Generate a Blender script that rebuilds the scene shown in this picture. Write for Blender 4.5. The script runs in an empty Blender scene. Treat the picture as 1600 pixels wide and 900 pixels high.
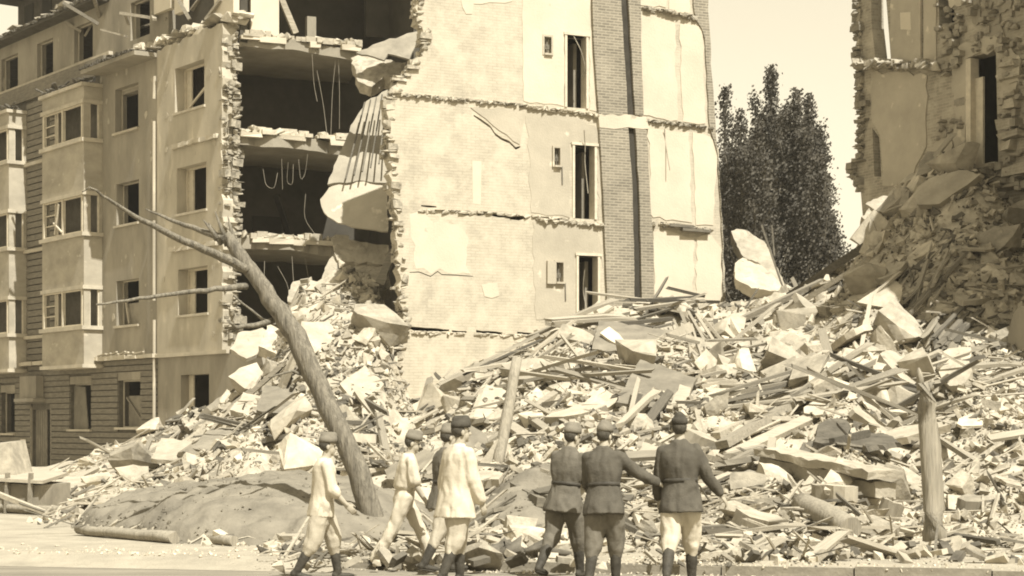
import bpy, bmesh, math, random
from mathutils import Vector, Matrix, noise, geometry
random.seed(7)
R = math.radians
# ------------------------------------------------------------------ camera, world, sun
FPX, HOR, CZ = 2800.0, 664.0, 1.64          # focal length and horizon in 1600-wide pixels, eye height
sc = bpy.context.scene
cam = bpy.data.cameras.new('camera'); cam_o = bpy.data.objects.new('camera', cam)
sc.collection.objects.link(cam_o); sc.camera = cam_o
cam.sensor_width = 36; cam.lens = 36 * FPX / 1600
cam.shift_y = (HOR - 450) / 1600
cam.clip_start = 0.5; cam.clip_end = 3000
cam_o.location = (0, 0, CZ); cam_o.rotation_euler = (R(90), 0, 0)
SUN_AZ, SUN_EL = R(32), R(56)               # azimuth: degrees right of straight behind the camera
sdir = Vector((math.sin(SUN_AZ) * math.cos(SUN_EL), -math.cos(SUN_AZ) * math.cos(SUN_EL), math.sin(SUN_EL)))
world = bpy.data.worlds.new('World'); sc.world = world; world.use_nodes = True
nt = world.node_tree; bg = nt.nodes['Background']
sky = nt.nodes.new('ShaderNodeTexSky'); sky.sky_type = 'NISHITA'; sky.sun_disc = False
sky.sun_elevation = SUN_EL; sky.sun_rotation = math.pi - SUN_AZ
sky.dust_density = 1.0; sky.air_density = 1.0
bw = nt.nodes.new('ShaderNodeSeparateColor'); nt.links.new(sky.outputs[0], bw.inputs[0])     # blue-sensitive old film
tint = nt.nodes.new('ShaderNodeMix'); tint.data_type = 'RGBA'; tint.blend_type = 'MULTIPLY'
tint.inputs['Factor'].default_value = 1.0
tint.inputs[7].default_value = (1.0, 0.895, 0.665, 1)       # the print's warm toning
nt.links.new(bw.outputs[2], tint.inputs[6]); nt.links.new(tint.outputs[2], bg.inputs[0])
bg.inputs[1].default_value = 0.11
sun = bpy.data.lights.new('sun', 'SUN'); sun.energy = 4.8; sun.angle = R(0.5); sun.color = (1.0, 0.975, 0.91)
sun_o = bpy.data.objects.new('sun', sun); sc.collection.objects.link(sun_o)
sun_o.rotation_euler = (-sdir).to_track_quat('-Z', 'Y').to_euler(); sun_o.location = (20, -20, 40)
vs = sc.view_settings; vs.view_transform = 'Standard'; vs.look = 'None'; vs.exposure = 0.85; vs.gamma = 1.0
vs.use_curve_mapping = False
sc.render.filter_size = 1.9; sc.cycles.filter_width = 1.9
sc.cycles.max_bounces = 5; sc.cycles.diffuse_bounces = 3

COL = sc.collection
# ------------------------------------------------------------------ materials
def sep(v):
    return (v, v * 0.898, v * 0.695, 1)
def nd(t, kind, **kw):
    n = t.nodes.new(kind)
    for k, val in kw.items(): setattr(n, k, val)
    return n
MATS = {}
def mat(name, v1, v2, scale=3.0, bump=0.3, bscale=25.0, rough=0.9, stretch=(1, 1, 1), rnd=0.0, spots=None, coord='Object', detail=6):
    """noise-mottled surface between two grey values; rnd varies it from object to object"""
    if name in MATS: return MATS[name]
    m = bpy.data.materials.new(name); m.use_nodes = True; t = m.node_tree; b = t.nodes['Principled BSDF']
    b.inputs['Roughness'].default_value = rough; b.inputs['Specular IOR Level'].default_value = 0.2
    tc = nd(t, 'ShaderNodeTexCoord'); mp = nd(t, 'ShaderNodeMapping'); mp.inputs['Scale'].default_value = stretch
    t.links.new(tc.outputs[coord], mp.inputs[0])
    n1 = nd(t, 'ShaderNodeTexNoise'); n1.inputs['Scale'].default_value = scale; n1.inputs['Detail'].default_value = detail
    n1.inputs['Roughness'].default_value = 0.65
    t.links.new(mp.outputs[0], n1.inputs['Vector'])
    rp = nd(t, 'ShaderNodeValToRGB'); rp.color_ramp.elements[0].position = 0.33; rp.color_ramp.elements[1].position = 0.68
    rp.color_ramp.elements[0].color = sep(v1); rp.color_ramp.elements[1].color = sep(v2)
    t.links.new(n1.outputs[0], rp.inputs[0]); out = rp.outputs[0]
    if spots:
        n2 = nd(t, 'ShaderNodeTexNoise'); n2.inputs['Scale'].default_value = spots[0]; n2.inputs['Detail'].default_value = 4
        t.links.new(mp.outputs[0], n2.inputs['Vector'])
        r2 = nd(t, 'ShaderNodeValToRGB'); r2.color_ramp.elements[0].position = spots[1]; r2.color_ramp.elements[1].position = spots[1] + 0.06
        t.links.new(n2.outputs[0], r2.inputs[0])
        mx = nd(t, 'ShaderNodeMix', data_type='RGBA'); mx.inputs[7].default_value = sep(spots[2])
        t.links.new(r2.outputs[0], mx.inputs[0]); t.links.new(out, mx.inputs[6]); out = mx.outputs[2]
    if rnd:
        oi = nd(t, 'ShaderNodeObjectInfo'); mr = nd(t, 'ShaderNodeMapRange')
        mr.inputs[3].default_value = 1 - rnd; mr.inputs[4].default_value = 1 + rnd * 0.5
        t.links.new(oi.outputs['Random'], mr.inputs[0])
        hv = nd(t, 'ShaderNodeHueSaturation'); t.links.new(mr.outputs[0], hv.inputs['Value']); t.links.new(out, hv.inputs['Color']); out = hv.outputs[0]
    t.links.new(out, b.inputs['Base Color'])
    if bump:
        n3 = nd(t, 'ShaderNodeTexNoise'); n3.inputs['Scale'].default_value = bscale; n3.inputs['Detail'].default_value = 5
        t.links.new(mp.outputs[0], n3.inputs['Vector'])
        bp = nd(t, 'ShaderNodeBump'); bp.inputs['Strength'].default_value = bump; bp.inputs['Distance'].default_value = 0.03
        t.links.new(n3.outputs[0], bp.inputs['Height']); t.links.new(bp.outputs[0], b.inputs['Normal'])
    MATS[name] = m; return m
def mat_brick(name, v1, v2, mortar, wash=None, row=0.077, bw_=0.25, bump=0.5):
    """brickwork on the wall's own x/z plane; wash = (value, threshold) patches of old whitewash"""
    m = bpy.data.materials.new(name); m.use_nodes = True; t = m.node_tree; b = t.nodes['Principled BSDF']
    b.inputs['Roughness'].default_value = 0.95; b.inputs['Specular IOR Level'].default_value = 0.15
    tc = nd(t, 'ShaderNodeTexCoord'); sx = nd(t, 'ShaderNodeSeparateXYZ'); cx = nd(t, 'ShaderNodeCombineXYZ'); ad = nd(t, 'ShaderNodeMath')
    t.links.new(tc.outputs['Object'], sx.inputs[0]); t.links.new(sx.outputs[0], ad.inputs[0]); t.links.new(sx.outputs[1], ad.inputs[1])
    t.links.new(ad.outputs[0], cx.inputs[0]); t.links.new(sx.outputs[2], cx.inputs[1])
    br = nd(t, 'ShaderNodeTexBrick'); br.inputs['Scale'].default_value = 1; br.inputs['Brick Width'].default_value = bw_
    br.inputs['Row Height'].default_value = row; br.inputs['Mortar Size'].default_value = 0.011; br.inputs['Bias'].default_value = 0.1
    br.inputs['Color1'].default_value = sep(v1); br.inputs['Color2'].default_value = sep(v2); br.inputs['Mortar'].default_value = sep(mortar)
    t.links.new(cx.outputs[0], br.inputs['Vector'])
    n1 = nd(t, 'ShaderNodeTexNoise'); n1.inputs['Scale'].default_value = 0.9; n1.inputs['Detail'].default_value = 7; n1.inputs['Roughness'].default_value = 0.7
    t.links.new(tc.outputs['Object'], n1.inputs['Vector'])
    mr = nd(t, 'ShaderNodeMapRange'); mr.inputs[1].default_value = 0.3; mr.inputs[2].default_value = 0.7; mr.inputs[3].default_value = 0.78; mr.inputs[4].default_value = 1.1
    t.links.new(n1.outputs[0], mr.inputs[0])
    hv = nd(t, 'ShaderNodeHueSaturation'); t.links.new(br.outputs[0], hv.inputs['Color']); t.links.new(mr.outputs[0], hv.inputs['Value'])
    out = hv.outputs[0]
    if wash:
        n2 = nd(t, 'ShaderNodeTexNoise'); n2.inputs['Scale'].default_value = 1.6; n2.inputs['Detail'].default_value = 8; n2.inputs['Roughness'].default_value = 0.75
        t.links.new(tc.outputs['Object'], n2.inputs['Vector'])
        r2 = nd(t, 'ShaderNodeValToRGB'); r2.color_ramp.elements[0].position = wash[1] - 0.08; r2.color_ramp.elements[1].position = wash[1] + 0.1
        t.links.new(n2.outputs[0], r2.inputs[0])
        mx = nd(t, 'ShaderNodeMix', data_type='RGBA'); mx.inputs[7].default_value = sep(wash[0])
        t.links.new(r2.outputs[0], mx.inputs[0]); t.links.new(out, mx.inputs[6]); out = mx.outputs[2]
    t.links.new(out, b.inputs['Base Color'])
    bp = nd(t, 'ShaderNodeBump'); bp.inputs['Strength'].default_value = bump; bp.inputs['Distance'].default_value = 0.012; bp.invert = True
    t.links.new(br.outputs['Fac'], bp.inputs['Height']); t.links.new(bp.outputs[0], b.inputs['Normal'])
    MATS[name] = m; return m
M = {}
M['plaster'] = mat('facade_plaster', 0.20, 0.33, 0.9, 0.25, 30, stretch=(1, 1, .4), spots=(2.3, 0.66, 0.38))
M['plaster2'] = mat('corner_plaster', 0.31, 0.48, 1.0, 0.25, 30, stretch=(1, 1, .4), spots=(2.0, 0.64, 0.52))
M['panel'] = mat('bay_panel_plaster', 0.28, 0.42, 0.9, 0.2, 30, stretch=(1, 1, 1.8), spots=(2.6, 0.66, 0.44))
M['trim'] = mat('pale_trim', 0.36, 0.50, 2.0, 0.3, 20)
M['frame'] = mat('window_paint', 0.46, 0.60, 6.0, 0.15, 20)
M['white'] = mat('white_plaster', 0.46, 0.57, 0.6, 0.2, 18, spots=(3.2, 0.69, 0.38), detail=9)
M['plaster_slab'] = mat('fallen_plaster', 0.32, 0.46, 2.0, 0.4, 18, spots=(3.0, 0.62, 0.26), rnd=.2, detail=9)
M['cream'] = mat('cream_plaster', 0.33, 0.45, 0.7, 0.2, 18, spots=(2.4, 0.63, 0.56), detail=9)
M['band'] = mat('clinker_band', 0.14, 0.23, 3.0, 0.4, 25, stretch=(1, 1, 4))
M['bandgap'] = mat('clinker_joint', 0.09, 0.14, 4.0, 0.3, 25)
M['dark'] = mat('dark_room_shade', 0.025, 0.045, 1.2, 0.1, 10)  # near black: the shade inside rooms is put into the colour
M['dark2'] = mat('dim_wall_shade', 0.05, 0.085, 1.0, 0.1, 10)  # wall colour darkened to stand in for indoor shade
M['soot_and_shade'] = mat('soot_and_shade', 0.03, 0.06, 2.0, 0.2, 10)  # flue soot, and painted shade behind the wall slots
M['concrete'] = mat('slab_concrete', 0.26, 0.40, 2.0, 0.4, 20)
M['under'] = mat('ceiling_plaster', 0.22, 0.32, 1.0, 0.15, 20)
M['tile'] = mat('roof_tile', 0.07, 0.15, 5.0, 0.3, 20, rnd=0.3)
M['roofdark'] = mat('roof_boards', 0.05, 0.10, 3.0, 0.3, 20)
M['brick_wash'] = mat_brick('whitewashed_brick', 0.42, 0.47, 0.385, wash=(0.50, 0.52), bump=.25)
M['brick_bare'] = mat_brick('bare_brick', 0.17, 0.26, 0.36, wash=(0.38, 0.68))
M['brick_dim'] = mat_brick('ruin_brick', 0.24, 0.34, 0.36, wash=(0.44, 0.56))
M['brick_edge'] = mat('broken_brick', 0.16, 0.46, 7.0, 0.4, 30, rnd=0.2)
M['rubble'] = mat('rubble_dust', 0.26, 0.48, 2.6, 0.9, 14, detail=10)
M['chunk_pale'] = mat('pale_masonry', 0.32, 0.52, 3.0, 0.5, 12, rnd=0.25)
M['chunk_mid'] = mat('brick_masonry', 0.22, 0.40, 4.0, 0.5, 12, rnd=0.3)
M['chunk_dark'] = mat('burnt_masonry', 0.07, 0.15, 4.0, 0.5, 12, rnd=0.3)
M['wood'] = mat('old_wood', 0.21, 0.37, 3.0, 0.3, 10, stretch=(1, 8, 8), rnd=0.35)
M['wood_pale'] = mat('fresh_split_wood', 0.27, 0.40, 3.0, 0.3, 10, stretch=(1, 8, 8), rnd=0.25)
M['wood_dark'] = mat('charred_wood', 0.09, 0.17, 3.0, 0.3, 10, stretch=(1, 8, 8), rnd=0.4)
M['slab_grey'] = mat('board_grey', 0.18, 0.29, 2.0, 0.2, 12, rnd=0.25)
M['earth'] = mat('bare_earth', 0.135, 0.23, 1.7, 1.0, 9, detail=10)
M['road'] = mat('road_surface', 0.17, 0.26, 1.2, 0.5, 40, stretch=(0.4, 2, 1))
M['dust'] = mat('dusty_pavement', 0.25, 0.38, 1.4, 0.7, 26, detail=9)
M['kerb'] = mat('kerb_stone', 0.19, 0.27, 3.0, 0.3, 20)
M['bark'] = mat('stripped_trunk', 0.09, 0.24, 4.0, 1.0, 9, stretch=(5, 5, 0.8), detail=9)
M['post'] = mat('weathered_post', 0.20, 0.33, 3.0, 0.6, 7, stretch=(7, 7, 0.5))
M['leaf'] = mat('poplar_leaves', 0.04, 0.10, 0.8, 0, rough=0.7)
M['metal'] = mat('dull_metal', 0.10, 0.18, 4.0, 0.1, 20, rough=0.6)
M['wire'] = mat('wire', 0.22, 0.32, 4.0, 0)
# ------------------------------------------------------------------ helpers
W = {}                                   # world matrices of parents
def frame(x, y, ang, z=0.0):
    return Matrix.Translation((x, y, z)) @ Matrix.Rotation(ang, 4, 'Z')
I4 = Matrix.Identity(4)
def ray(px, py): return Vector(((px - 800) / FPX, 1.0, (HOR - py) / FPX))
def at(px, py, Y): return Vector((0, 0, CZ)) + ray(px, py) * Y
def uv(fr, px, py, off=0.0):
    """where the sight line through a photo pixel meets the frame's plane local y = off -> (u, z)"""
    inv = fr.inverted(); o = inv @ Vector((0, 0, CZ)); d = inv.to_3x3() @ ray(px, py)
    t = (off - o.y) / d.y; p = o + d * t
    return (p.x, p.z)
def tag(o, label=None, cat=None, group=None, kind=None):
    if label: o['label'] = label
    if cat: o['category'] = cat
    if group: o['group'] = group
    if kind: o['kind'] = kind
    return o
def empty(name, mtx, label=None, cat=None, group=None):
    o = bpy.data.objects.new(name, None); COL.objects.link(o); o.matrix_world = mtx; W[o.name] = mtx.copy()
    o.empty_display_size = 0.3
    return tag(o, label, cat, group)
def obj(name, me, m=None, parent=None, mtx=I4):
    o = bpy.data.objects.new(name, me); COL.objects.link(o)
    if m is not None and len(me.materials) == 0:
        for k in (m if isinstance(m, (list, tuple)) else [m]): me.materials.append(k)
    W[o.name] = mtx.copy()
    if parent is not None:
        o.parent = parent; o.matrix_local = W[parent.name].inverted() @ mtx
    else: o.matrix_world = mtx
    return o
def mesh(verts, faces, name='mesh', smooth=False, mi=None):
    me = bpy.data.meshes.new(name); me.from_pydata([tuple(v) for v in verts], [], faces)
    if smooth: me.polygons.foreach_set('use_smooth', [len(f) < 5 for f in faces])
    if mi is not None: me.polygons.foreach_set('material_index', mi)
    me.update(); return me
def from_bm(bm, name='mesh', smooth=False):
    bmesh.ops.recalc_face_normals(bm, faces=bm.faces[:])
    me = bpy.data.meshes.new(name); bm.to_mesh(me); bm.free()
    if smooth: me.polygons.foreach_set('use_smooth', [True] * len(me.polygons))
    return me
def lump_shapes(n):
    out = []
    for k in range(n):
        bm = bmesh.new()
        for i in range(14):
            v = Vector([random.uniform(-1, 1) for _ in range(3)]); v = v / max(abs(c) for c in v) * random.uniform(.8, 1.1); bm.verts.new(v * .5)
        bmesh.ops.convex_hull(bm, input=bm.verts[:])
        for v in [v for v in bm.verts if not v.link_faces]: bm.verts.remove(v)
        bm.verts.index_update(); out.append(([v.co.copy() for v in bm.verts], [tuple(v.index for v in f.verts) for f in bm.faces])); bm.free()
    return out
LUMPS = lump_shapes(14)
class MB:
    """collects boxes, prisms, tubes into one mesh"""
    def __init__(s): s.v = []; s.f = []; s.mi = []; s.cur = 0
    def add(s, vs, fs):
        n = len(s.v); s.v += [Vector(v) for v in vs]; s.f += [tuple(i + n for i in f) for f in fs]; s.mi += [s.cur] * len(fs); return s
    def box(s, a, b):
        (x0, y0, z0), (x1, y1, z1) = a, b
        return s.add([(x0, y0, z0), (x1, y0, z0), (x1, y1, z0), (x0, y1, z0), (x0, y0, z1), (x1, y0, z1), (x1, y1, z1), (x0, y1, z1)],
                     [(0, 3, 2, 1), (4, 5, 6, 7), (0, 1, 5, 4), (1, 2, 6, 5), (2, 3, 7, 6), (3, 0, 4, 7)])
    def jbox(s, a, b, j):
        s.box(a, b)
        for i in range(-8, 0): s.v[i] = s.v[i] + Vector((random.uniform(-j, j), random.uniform(-j, j), random.uniform(-j, j)))
        return s
    def lump(s, a, b):
        """rough stone filling the box a..b"""
        vs, fs = random.choice(LUMPS); c = [(p + q) / 2 for p, q in zip(a, b)]; d = [abs(q - p) for p, q in zip(a, b)]
        return s.add([(c[0] + v[0] * d[0], c[1] + v[1] * d[1], c[2] + v[2] * d[2]) for v in vs], fs)
    def poly(s, outer, holes, y0, y1):
        """wall slab: polygon in (u, z) with holes, from local y0 (front) to y1 (back)"""
        loops = [[Vector((p[0], p[1], 0)) for p in outer]] + [[Vector((p[0], p[1], 0)) for p in h] for h in holes]
        tris = geometry.tessellate_polygon(loops); flat = [p for l in loops for p in l]; n = len(flat)
        vs = [(p.x, y0, p.y) for p in flat] + [(p.x, y1, p.y) for p in flat]; fs = []
        for t in tris:
            a, b, c = (flat[i] for i in t)
            if (b.x - a.x) * (c.y - a.y) - (b.y - a.y) * (c.x - a.x) < 0: t = t[::-1]
            fs.append(tuple(t)); fs.append(tuple(i + n for i in t[::-1]))
        k = 0
        for li, l in enumerate(loops):
            m = len(l)
            area = sum(l[i].x * l[(i + 1) % m].y - l[(i + 1) % m].x * l[i].y for i in range(m))
            ccw = (area > 0) == (li == 0)
            for i in range(m):
                a, b = k + i, k + (i + 1) % m
                fs.append((b, a, a + n, b + n) if ccw else (a, b, b + n, a + n))
            k += m
        return s.add(vs, fs)
    def prism(s, pts, vec):
        """3D polygon extruded along vec"""
        n = len(pts); pts = [Vector(p) for p in pts]; vec = Vector(vec)
        fs = [tuple(range(n)), tuple(range(2 * n - 1, n - 1, -1))] + [(i, i + n, (i + 1) % n + n, (i + 1) % n) for i in range(n)]
        return s.add(pts + [p + vec for p in pts], fs)
    def tube(s, pts, rad, n=8, jit=0.0, cap=True):
        pts = [Vector(p) for p in pts]; base = len(s.v); vs = []; fs = []
        ang = [random.uniform(-jit, jit) for _ in range(n)]
        for i, p in enumerate(pts):
            d = (pts[min(i + 1, len(pts) - 1)] - pts[max(i - 1, 0)]).normalized()
            a = d.cross(Vector((0, 0, 1)))
            if a.length < 0.05: a = d.cross(Vector((0, 1, 0)))
            a.normalize(); b = d.cross(a); r = rad[i] if isinstance(rad, (list, tuple)) else rad
            for k in range(n):
                q = 2 * math.pi * k / n; rr = r * (1 + ang[k] + random.uniform(-jit, jit) * .3)
                vs.append(p + a * math.cos(q) * rr + b * math.sin(q) * rr)
        for i in range(len(pts) - 1):
            for k in range(n):
                fs.append((i * n + k, i * n + (k + 1) % n, (i + 1) * n + (k + 1) % n, (i + 1) * n + k))
        if cap: fs.append(tuple(range(n))[::-1]); fs.append(tuple((len(pts) - 1) * n + k for k in range(n)))
        return s.add(vs, fs)
    def beam(s, a, b, w, h, roll=0.0):
        a, b = Vector(a), Vector(b); d = (b - a).normalized(); x = d.cross(Vector((0, 0, 1)))
        if x.length < 0.01: x = Vector((1, 0, 0))
        x.normalize(); y = x.cross(d); q = Matrix.Rotation(roll, 3, d); x = q @ x; y = q @ y
        c = [x * (-w / 2) + y * (-h / 2), x * (w / 2) + y * (-h / 2), x * (w / 2) + y * (h / 2), x * (-w / 2) + y * (h / 2)]
        return s.add([a + k for k in c] + [b + k for k in c], [(0, 3, 2, 1), (4, 5, 6, 7), (0, 1, 5, 4), (1, 2, 6, 5), (2, 3, 7, 6), (3, 0, 4, 7)])
    def build(s, name, m, parent=None, mtx=I4, smooth=False):
        me = mesh(s.v, s.f, name, smooth, s.mi if max(s.mi or [0]) > 0 else None)
        bm = bmesh.new(); bm.from_mesh(me); bmesh.ops.recalc_face_normals(bm, faces=bm.faces[:]); bm.to_mesh(me); bm.free()
        return obj(name, me, m, parent, mtx)
def jag(pts, step=0.15, amp=0.08, closed=False, rng=random):
    """ragged version of a polyline"""
    out = []; n = len(pts)
    for i in range(n if closed else n - 1):
        a, b = Vector(pts[i]), Vector(pts[(i + 1) % n]); L = (b - a).length; k = max(1, int(L / step))
        nrm = Vector((-(b - a).y, (b - a).x)).normalized() if L > 1e-6 else Vector((0, 0))
        for j in range(k):
            p = a + (b - a) * (j / k)
            if j > 0: p = p + nrm * rng.uniform(-amp, amp)
            out.append((p.x, p.y))
    if not closed: out.append(tuple(pts[-1]))
    return out
def rect(fr, x0, y0, x1, y1, off=0.0):
    """upright opening from a photo box: edges vertical, sill and head level at its middle"""
    a = uv(fr, x0, (y0 + y1) / 2, off)[0]; b = uv(fr, x1, (y0 + y1) / 2, off)[0]
    xm = (x0 + x1) / 2
    return a, uv(fr, xm, y1, off)[1], b, uv(fr, xm, y0, off)[1]
def hole(r): return [(r[0], r[1]), (r[2], r[1]), (r[2], r[3]), (r[0], r[3])]
# ------------------------------------------------------------------ frames of the big walls
FA = frame(-8.65, 53.8, math.atan2(-0.793, 0.609))     # street facade of the left house, u grows towards the camera
CU = frame(-8.65, 53.8, R(24.8))                       # the torn section through that house
PW = frame(-2.9, 46.5, R(24.8))                        # bare party wall
RW = frame(10.9, 46.0, math.atan2(-0.9, 0.43))         # ruin on the right
GF = lambda px, py, off=0: uv(FA, px, py, off)
# ------------------------------------------------------------------ terrain
def lerp_tab(tab, x):
    if x <= tab[0][0]: return tab[0][1:]
    for a, b in zip(tab, tab[1:]):
        if x <= b[0]:
            t = (x - a[0]) / (b[0] - a[0]); return tuple(p + (q - p) * t for p, q in zip(a[1:], b[1:]))
    return tab[-1][1:]
# bearing (photo x) : foot distance, crest distance, crest height
def cz(py, Y): return CZ + (HOR - py) * Y / FPX
CREST = [(-300, 40, 60, 0.1), (0, 34, 60, 0.25), (75, 31.5, 60, cz(728, 60)), (150, 30, 58, cz(705, 58)), (250, 33, 55, cz(672, 55)),
         (300, 32, 53.5, cz(645, 53.5)), (350, 31, 51.5, cz(612, 51.5)), (400, 30, 50, cz(585, 50)), (430, 29.5, 49.5, cz(540, 49.5)),
         (470, 29, 49.5, cz(448, 49.5)), (520, 28.5, 49.5, cz(430, 49.5)), (590, 28, 49, cz(440, 49)), (615, 28, 47, cz(560, 47)),
         (640, 27.5, 45.5, cz(632, 45.5)), (700, 27, 45, cz(600, 45)), (760, 26.5, 45, cz(566, 45)), (850, 26, 45.5, cz(528, 45.5)),
         (900, 25.5, 46.5, cz(500, 46.5)), (960, 25, 47.5, cz(488, 47.5)), (1040, 24.5, 48.5, cz(480, 48.5)), (1130, 24.5, 50, cz(478, 50)),
         (1200, 24, 50, cz(462, 50)), (1250, 24, 49, cz(445, 49)), (1320, 23.7, 47.5, cz(412, 47.5)), (1370, 23.5, 46.5, cz(345, 46.5)),
         (1420, 23.3, 46, cz(278, 46)), (1470, 23.2, 45, cz(235, 45)), (1520, 23, 44, cz(262, 44)), (1600, 23, 42.5, cz(330, 42.5)), (1900, 23, 40, 4)]
def nz(x, y, s, seed=0.0): return noise.noise(Vector((x * s, y * s, seed)))
def terr(X, Y, rough=True):
    px = 800 + FPX * X / max(Y, 1); foot, cd, ch = lerp_tab(CREST, px)
    foot *= 0.955; t = (Y - foot) / (cd - foot)
    if t <= 0: h = 0.0
    else:
        tt = min(t, 1.0); e = 1.25 if px < 620 else 1.12
        if 410 < px < 640: e = 1.9
        if px > 1330: e = 1.12 + 0.9 * min(1, (px - 1330) / 90)
        h = ch * tt ** e
        if t > 1: h = ch - (Y - cd) * (0.55 if px > 1140 and px < 1400 else 0.2)
        if rough:
            a = min(1.0, t * 5) * min(1, ch / 2.5)
            h += a * (0.42 * nz(X, Y, 0.42) + 0.30 * nz(X, Y, 0.95, 3.1) + 0.16 * nz(X, Y, 2.3, 7.7))
    # the earth heap dug up at the foot of the torn tree, and a smaller one
    for (ex, ey, rx, ry, eh) in EARTH:
        q = ((X - ex) / rx) ** 2 + ((Y - ey) / ry) ** 2
        if q < 1: h = max(h, eh * (1 - q) ** 0.62 * (1 + 0.12 * nz(X, Y, 1.3, 5)) + (0.05 * nz(X, Y, 4.0, 2) if rough else 0))
    return max(h, 0.0)
EARTH = [(-3.6, 28.5, 2.3, 4.0, 0.82), (-2.5, 27.3, 1.5, 3.0, 0.65), (-4.9, 30.2, 2.3, 3.5, 0.66), (0.2, 27.9, 0.9, 1.9, 0.6)]
def is_earth(X, Y, k=1.0):
    return any(((X - e[0]) / e[2]) ** 2 + ((Y - e[1]) / e[3]) ** 2 < k for e in EARTH[:4])
def hit(px, py, lift=0.0, y0=19.0, y1=62.0):
    """point of the rubble surface seen at a photo pixel"""
    Y = y0
    for st in (1.2, 0.3, 0.06):
        while Y < y1:
            p = at(px, py, Y)
            if p.z <= terr(p.x, p.y, False): break
            Y += st
        if st > .1: Y = max(y0, Y - st)
    p = at(px, py, Y); p.z += lift; return p
def grid(name, x0, x1, y0, y1, st, fz, m, keep=None):
    nx = int((x1 - x0) / st) + 1; ny = int((y1 - y0) / st) + 1; vs = []; fs = []
    for j in range(ny):
        for i in range(nx):
            X = x0 + i * st; Y = y0 + j * st; vs.append((X, Y, fz(X, Y)))
    for j in range(ny - 1):
        for i in range(nx - 1):
            c = (x0 + (i + 0.5) * st, y0 + (j + 0.5) * st)
            if keep is None or keep(*c): fs.append((j * nx + i, j * nx + i + 1, (j + 1) * nx + i + 1, (j + 1) * nx + i))
    return obj(name, mesh(vs, fs, name, True), m)
KD = Vector((12.95, -3.3)).normalized(); KN = Vector((-KD.y, KD.x)); K0 = Vector((-6.64, 23.3))   # kerb line and its normal (away from the camera)
g = MB(); g.add([(-1500, -300, -0.12), (1500, -300, -0.12), (1500, 2500, -0.12), (-1500, 2500, -0.12)], [(0, 1, 2, 3)])
tag(g.build('ground', M['dust']), kind='structure')
def kp(s, d, z): q = K0 + KD * s + KN * d; return (q.x, q.y, z)
g = MB(); g.add([kp(-60, -14, -0.112), kp(60, -14, -0.112), kp(60, -0.0, -0.112), kp(-60, 0.0, -0.112)], [(0, 1, 2, 3)])
tag(g.build('road', M['road']), kind='structure')
g = MB(); g.add([kp(-60, 0.0, -0.004), kp(60, 0.0, -0.004), kp(60, 45, -0.004), kp(-60, 45, -0.004)], [(0, 1, 2, 3)])
tag(g.build('pavement', M['dust']), kind='structure')
g = MB(); g.add([kp(-60, 0.0, -0.003), kp(4.85, 0.0, -0.003), kp(4.85, -0.9, -0.109), kp(-60, -2.2, -0.109)], [(0, 1, 2, 3)])
tag(g.build('dust_verge', M['dust']), kind='structure')
kerb = empty('kerb', I4); tag(kerb, kind='structure')
km = MB().jbox((-0.755, 0, -0.14), (0.755, 0.16, 0.012), 0.006)
kme = None; s = 5.6
while s < 24:
    c = kp(s, -0.16, 0); mt = Matrix.Translation((c[0], c[1], random.uniform(-0.02, 0.012))) @ Matrix.Rotation(math.atan2(KD.y, KD.x) + random.uniform(-0.01, 0.01), 4, 'Z')
    if kme is None: o = km.build('kerb_stone', M['kerb'], kerb, mt); kme = o.data
    else: obj('kerb_stone', kme, None, kerb, mt)
    s += 1.52
rub = grid('rubble_slope', -21, 18, 21.5, 60, 0.22, lambda X, Y: terr(X, Y) - 0.03, M['rubble'],
           lambda X, Y: (terr(X, Y, False) > 0.02) and not is_earth(X, Y, 0.8)); tag(rub, kind='structure')
def earth_z(X, Y):
    q = min(((X - e[0]) / e[2]) ** 2 + ((Y - e[1]) / e[3]) ** 2 for e in EARTH)
    return terr(X, Y) + 0.05 * nz(X, Y, 5, 1) + 0.07 * nz(X, Y, 2.2, 9) + 0.03 * nz(X, Y, 12, 3) + 0.02 - max(0.0, q - 0.9) * 1.2
eh = grid('earth_heap', -9, 2, 23, 35, 0.09, earth_z, M['earth'], lambda X, Y: is_earth(X, Y, 1.15))
tag(eh, 'smooth mound of dug up brown earth at the foot of the leaning tree', 'earth mound')
# ------------------------------------------------------------------ left apartment house
H = empty('apartment_house', FA, 'grey bomb-damaged apartment house with bay windows, torn open at its corner', 'building')
WT = 0.42
zc = GF(200, 557)[1]; zt = GF(200, 93)[1]; zC = GF(300, 50)[1]
uL = GF(-140, 500)[0]; uB0 = GF(156, 350)[0]; uB1 = GF(248, 350)[0]
def window_set(name, r, parent, y=0.16, mull=1, stick=None, mt='frame', t=0.05):
    """blown-out window: frame left in the opening, no glass"""
    b = MB(); u0, z0, u1, z1 = r
    b.box((u0, y, z0), (u0 + t, y + t, z1)); b.box((u1 - t, y, z0), (u1, y + t, z1)); b.box((u0 + t, y, z1 - t), (u1 - t, y + t, z1)); b.box((u0 + t, y, z0), (u1 - t, y + t, z0 + t))
    for k in range(mull):
        c = u0 + (u1 - u0) * (k + 1) / (mull + 1); b.box((c - t / 2, y + 0.003, z0 + t), (c + t / 2, y + t - 0.003, z1 - t))
    if stick: b.beam((u0 + (u1 - u0) * stick[0], y - 0.02, z0 + (z1 - z0) * stick[1]), (u0 + (u1 - u0) * stick[2], y - 0.02, z0 + (z1 - z0) * stick[3]), 0.05, 0.07)
    return b.build(name, M[mt], parent, FA)
def sill(r, parent, d=0.09, h=0.07):
    MB().box((r[0] - 0.08, -d, r[1] - h), (r[2] + 0.08, 0.12, r[1] + 0.004)).build('window_sill', M['trim'], parent, FA)
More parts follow.
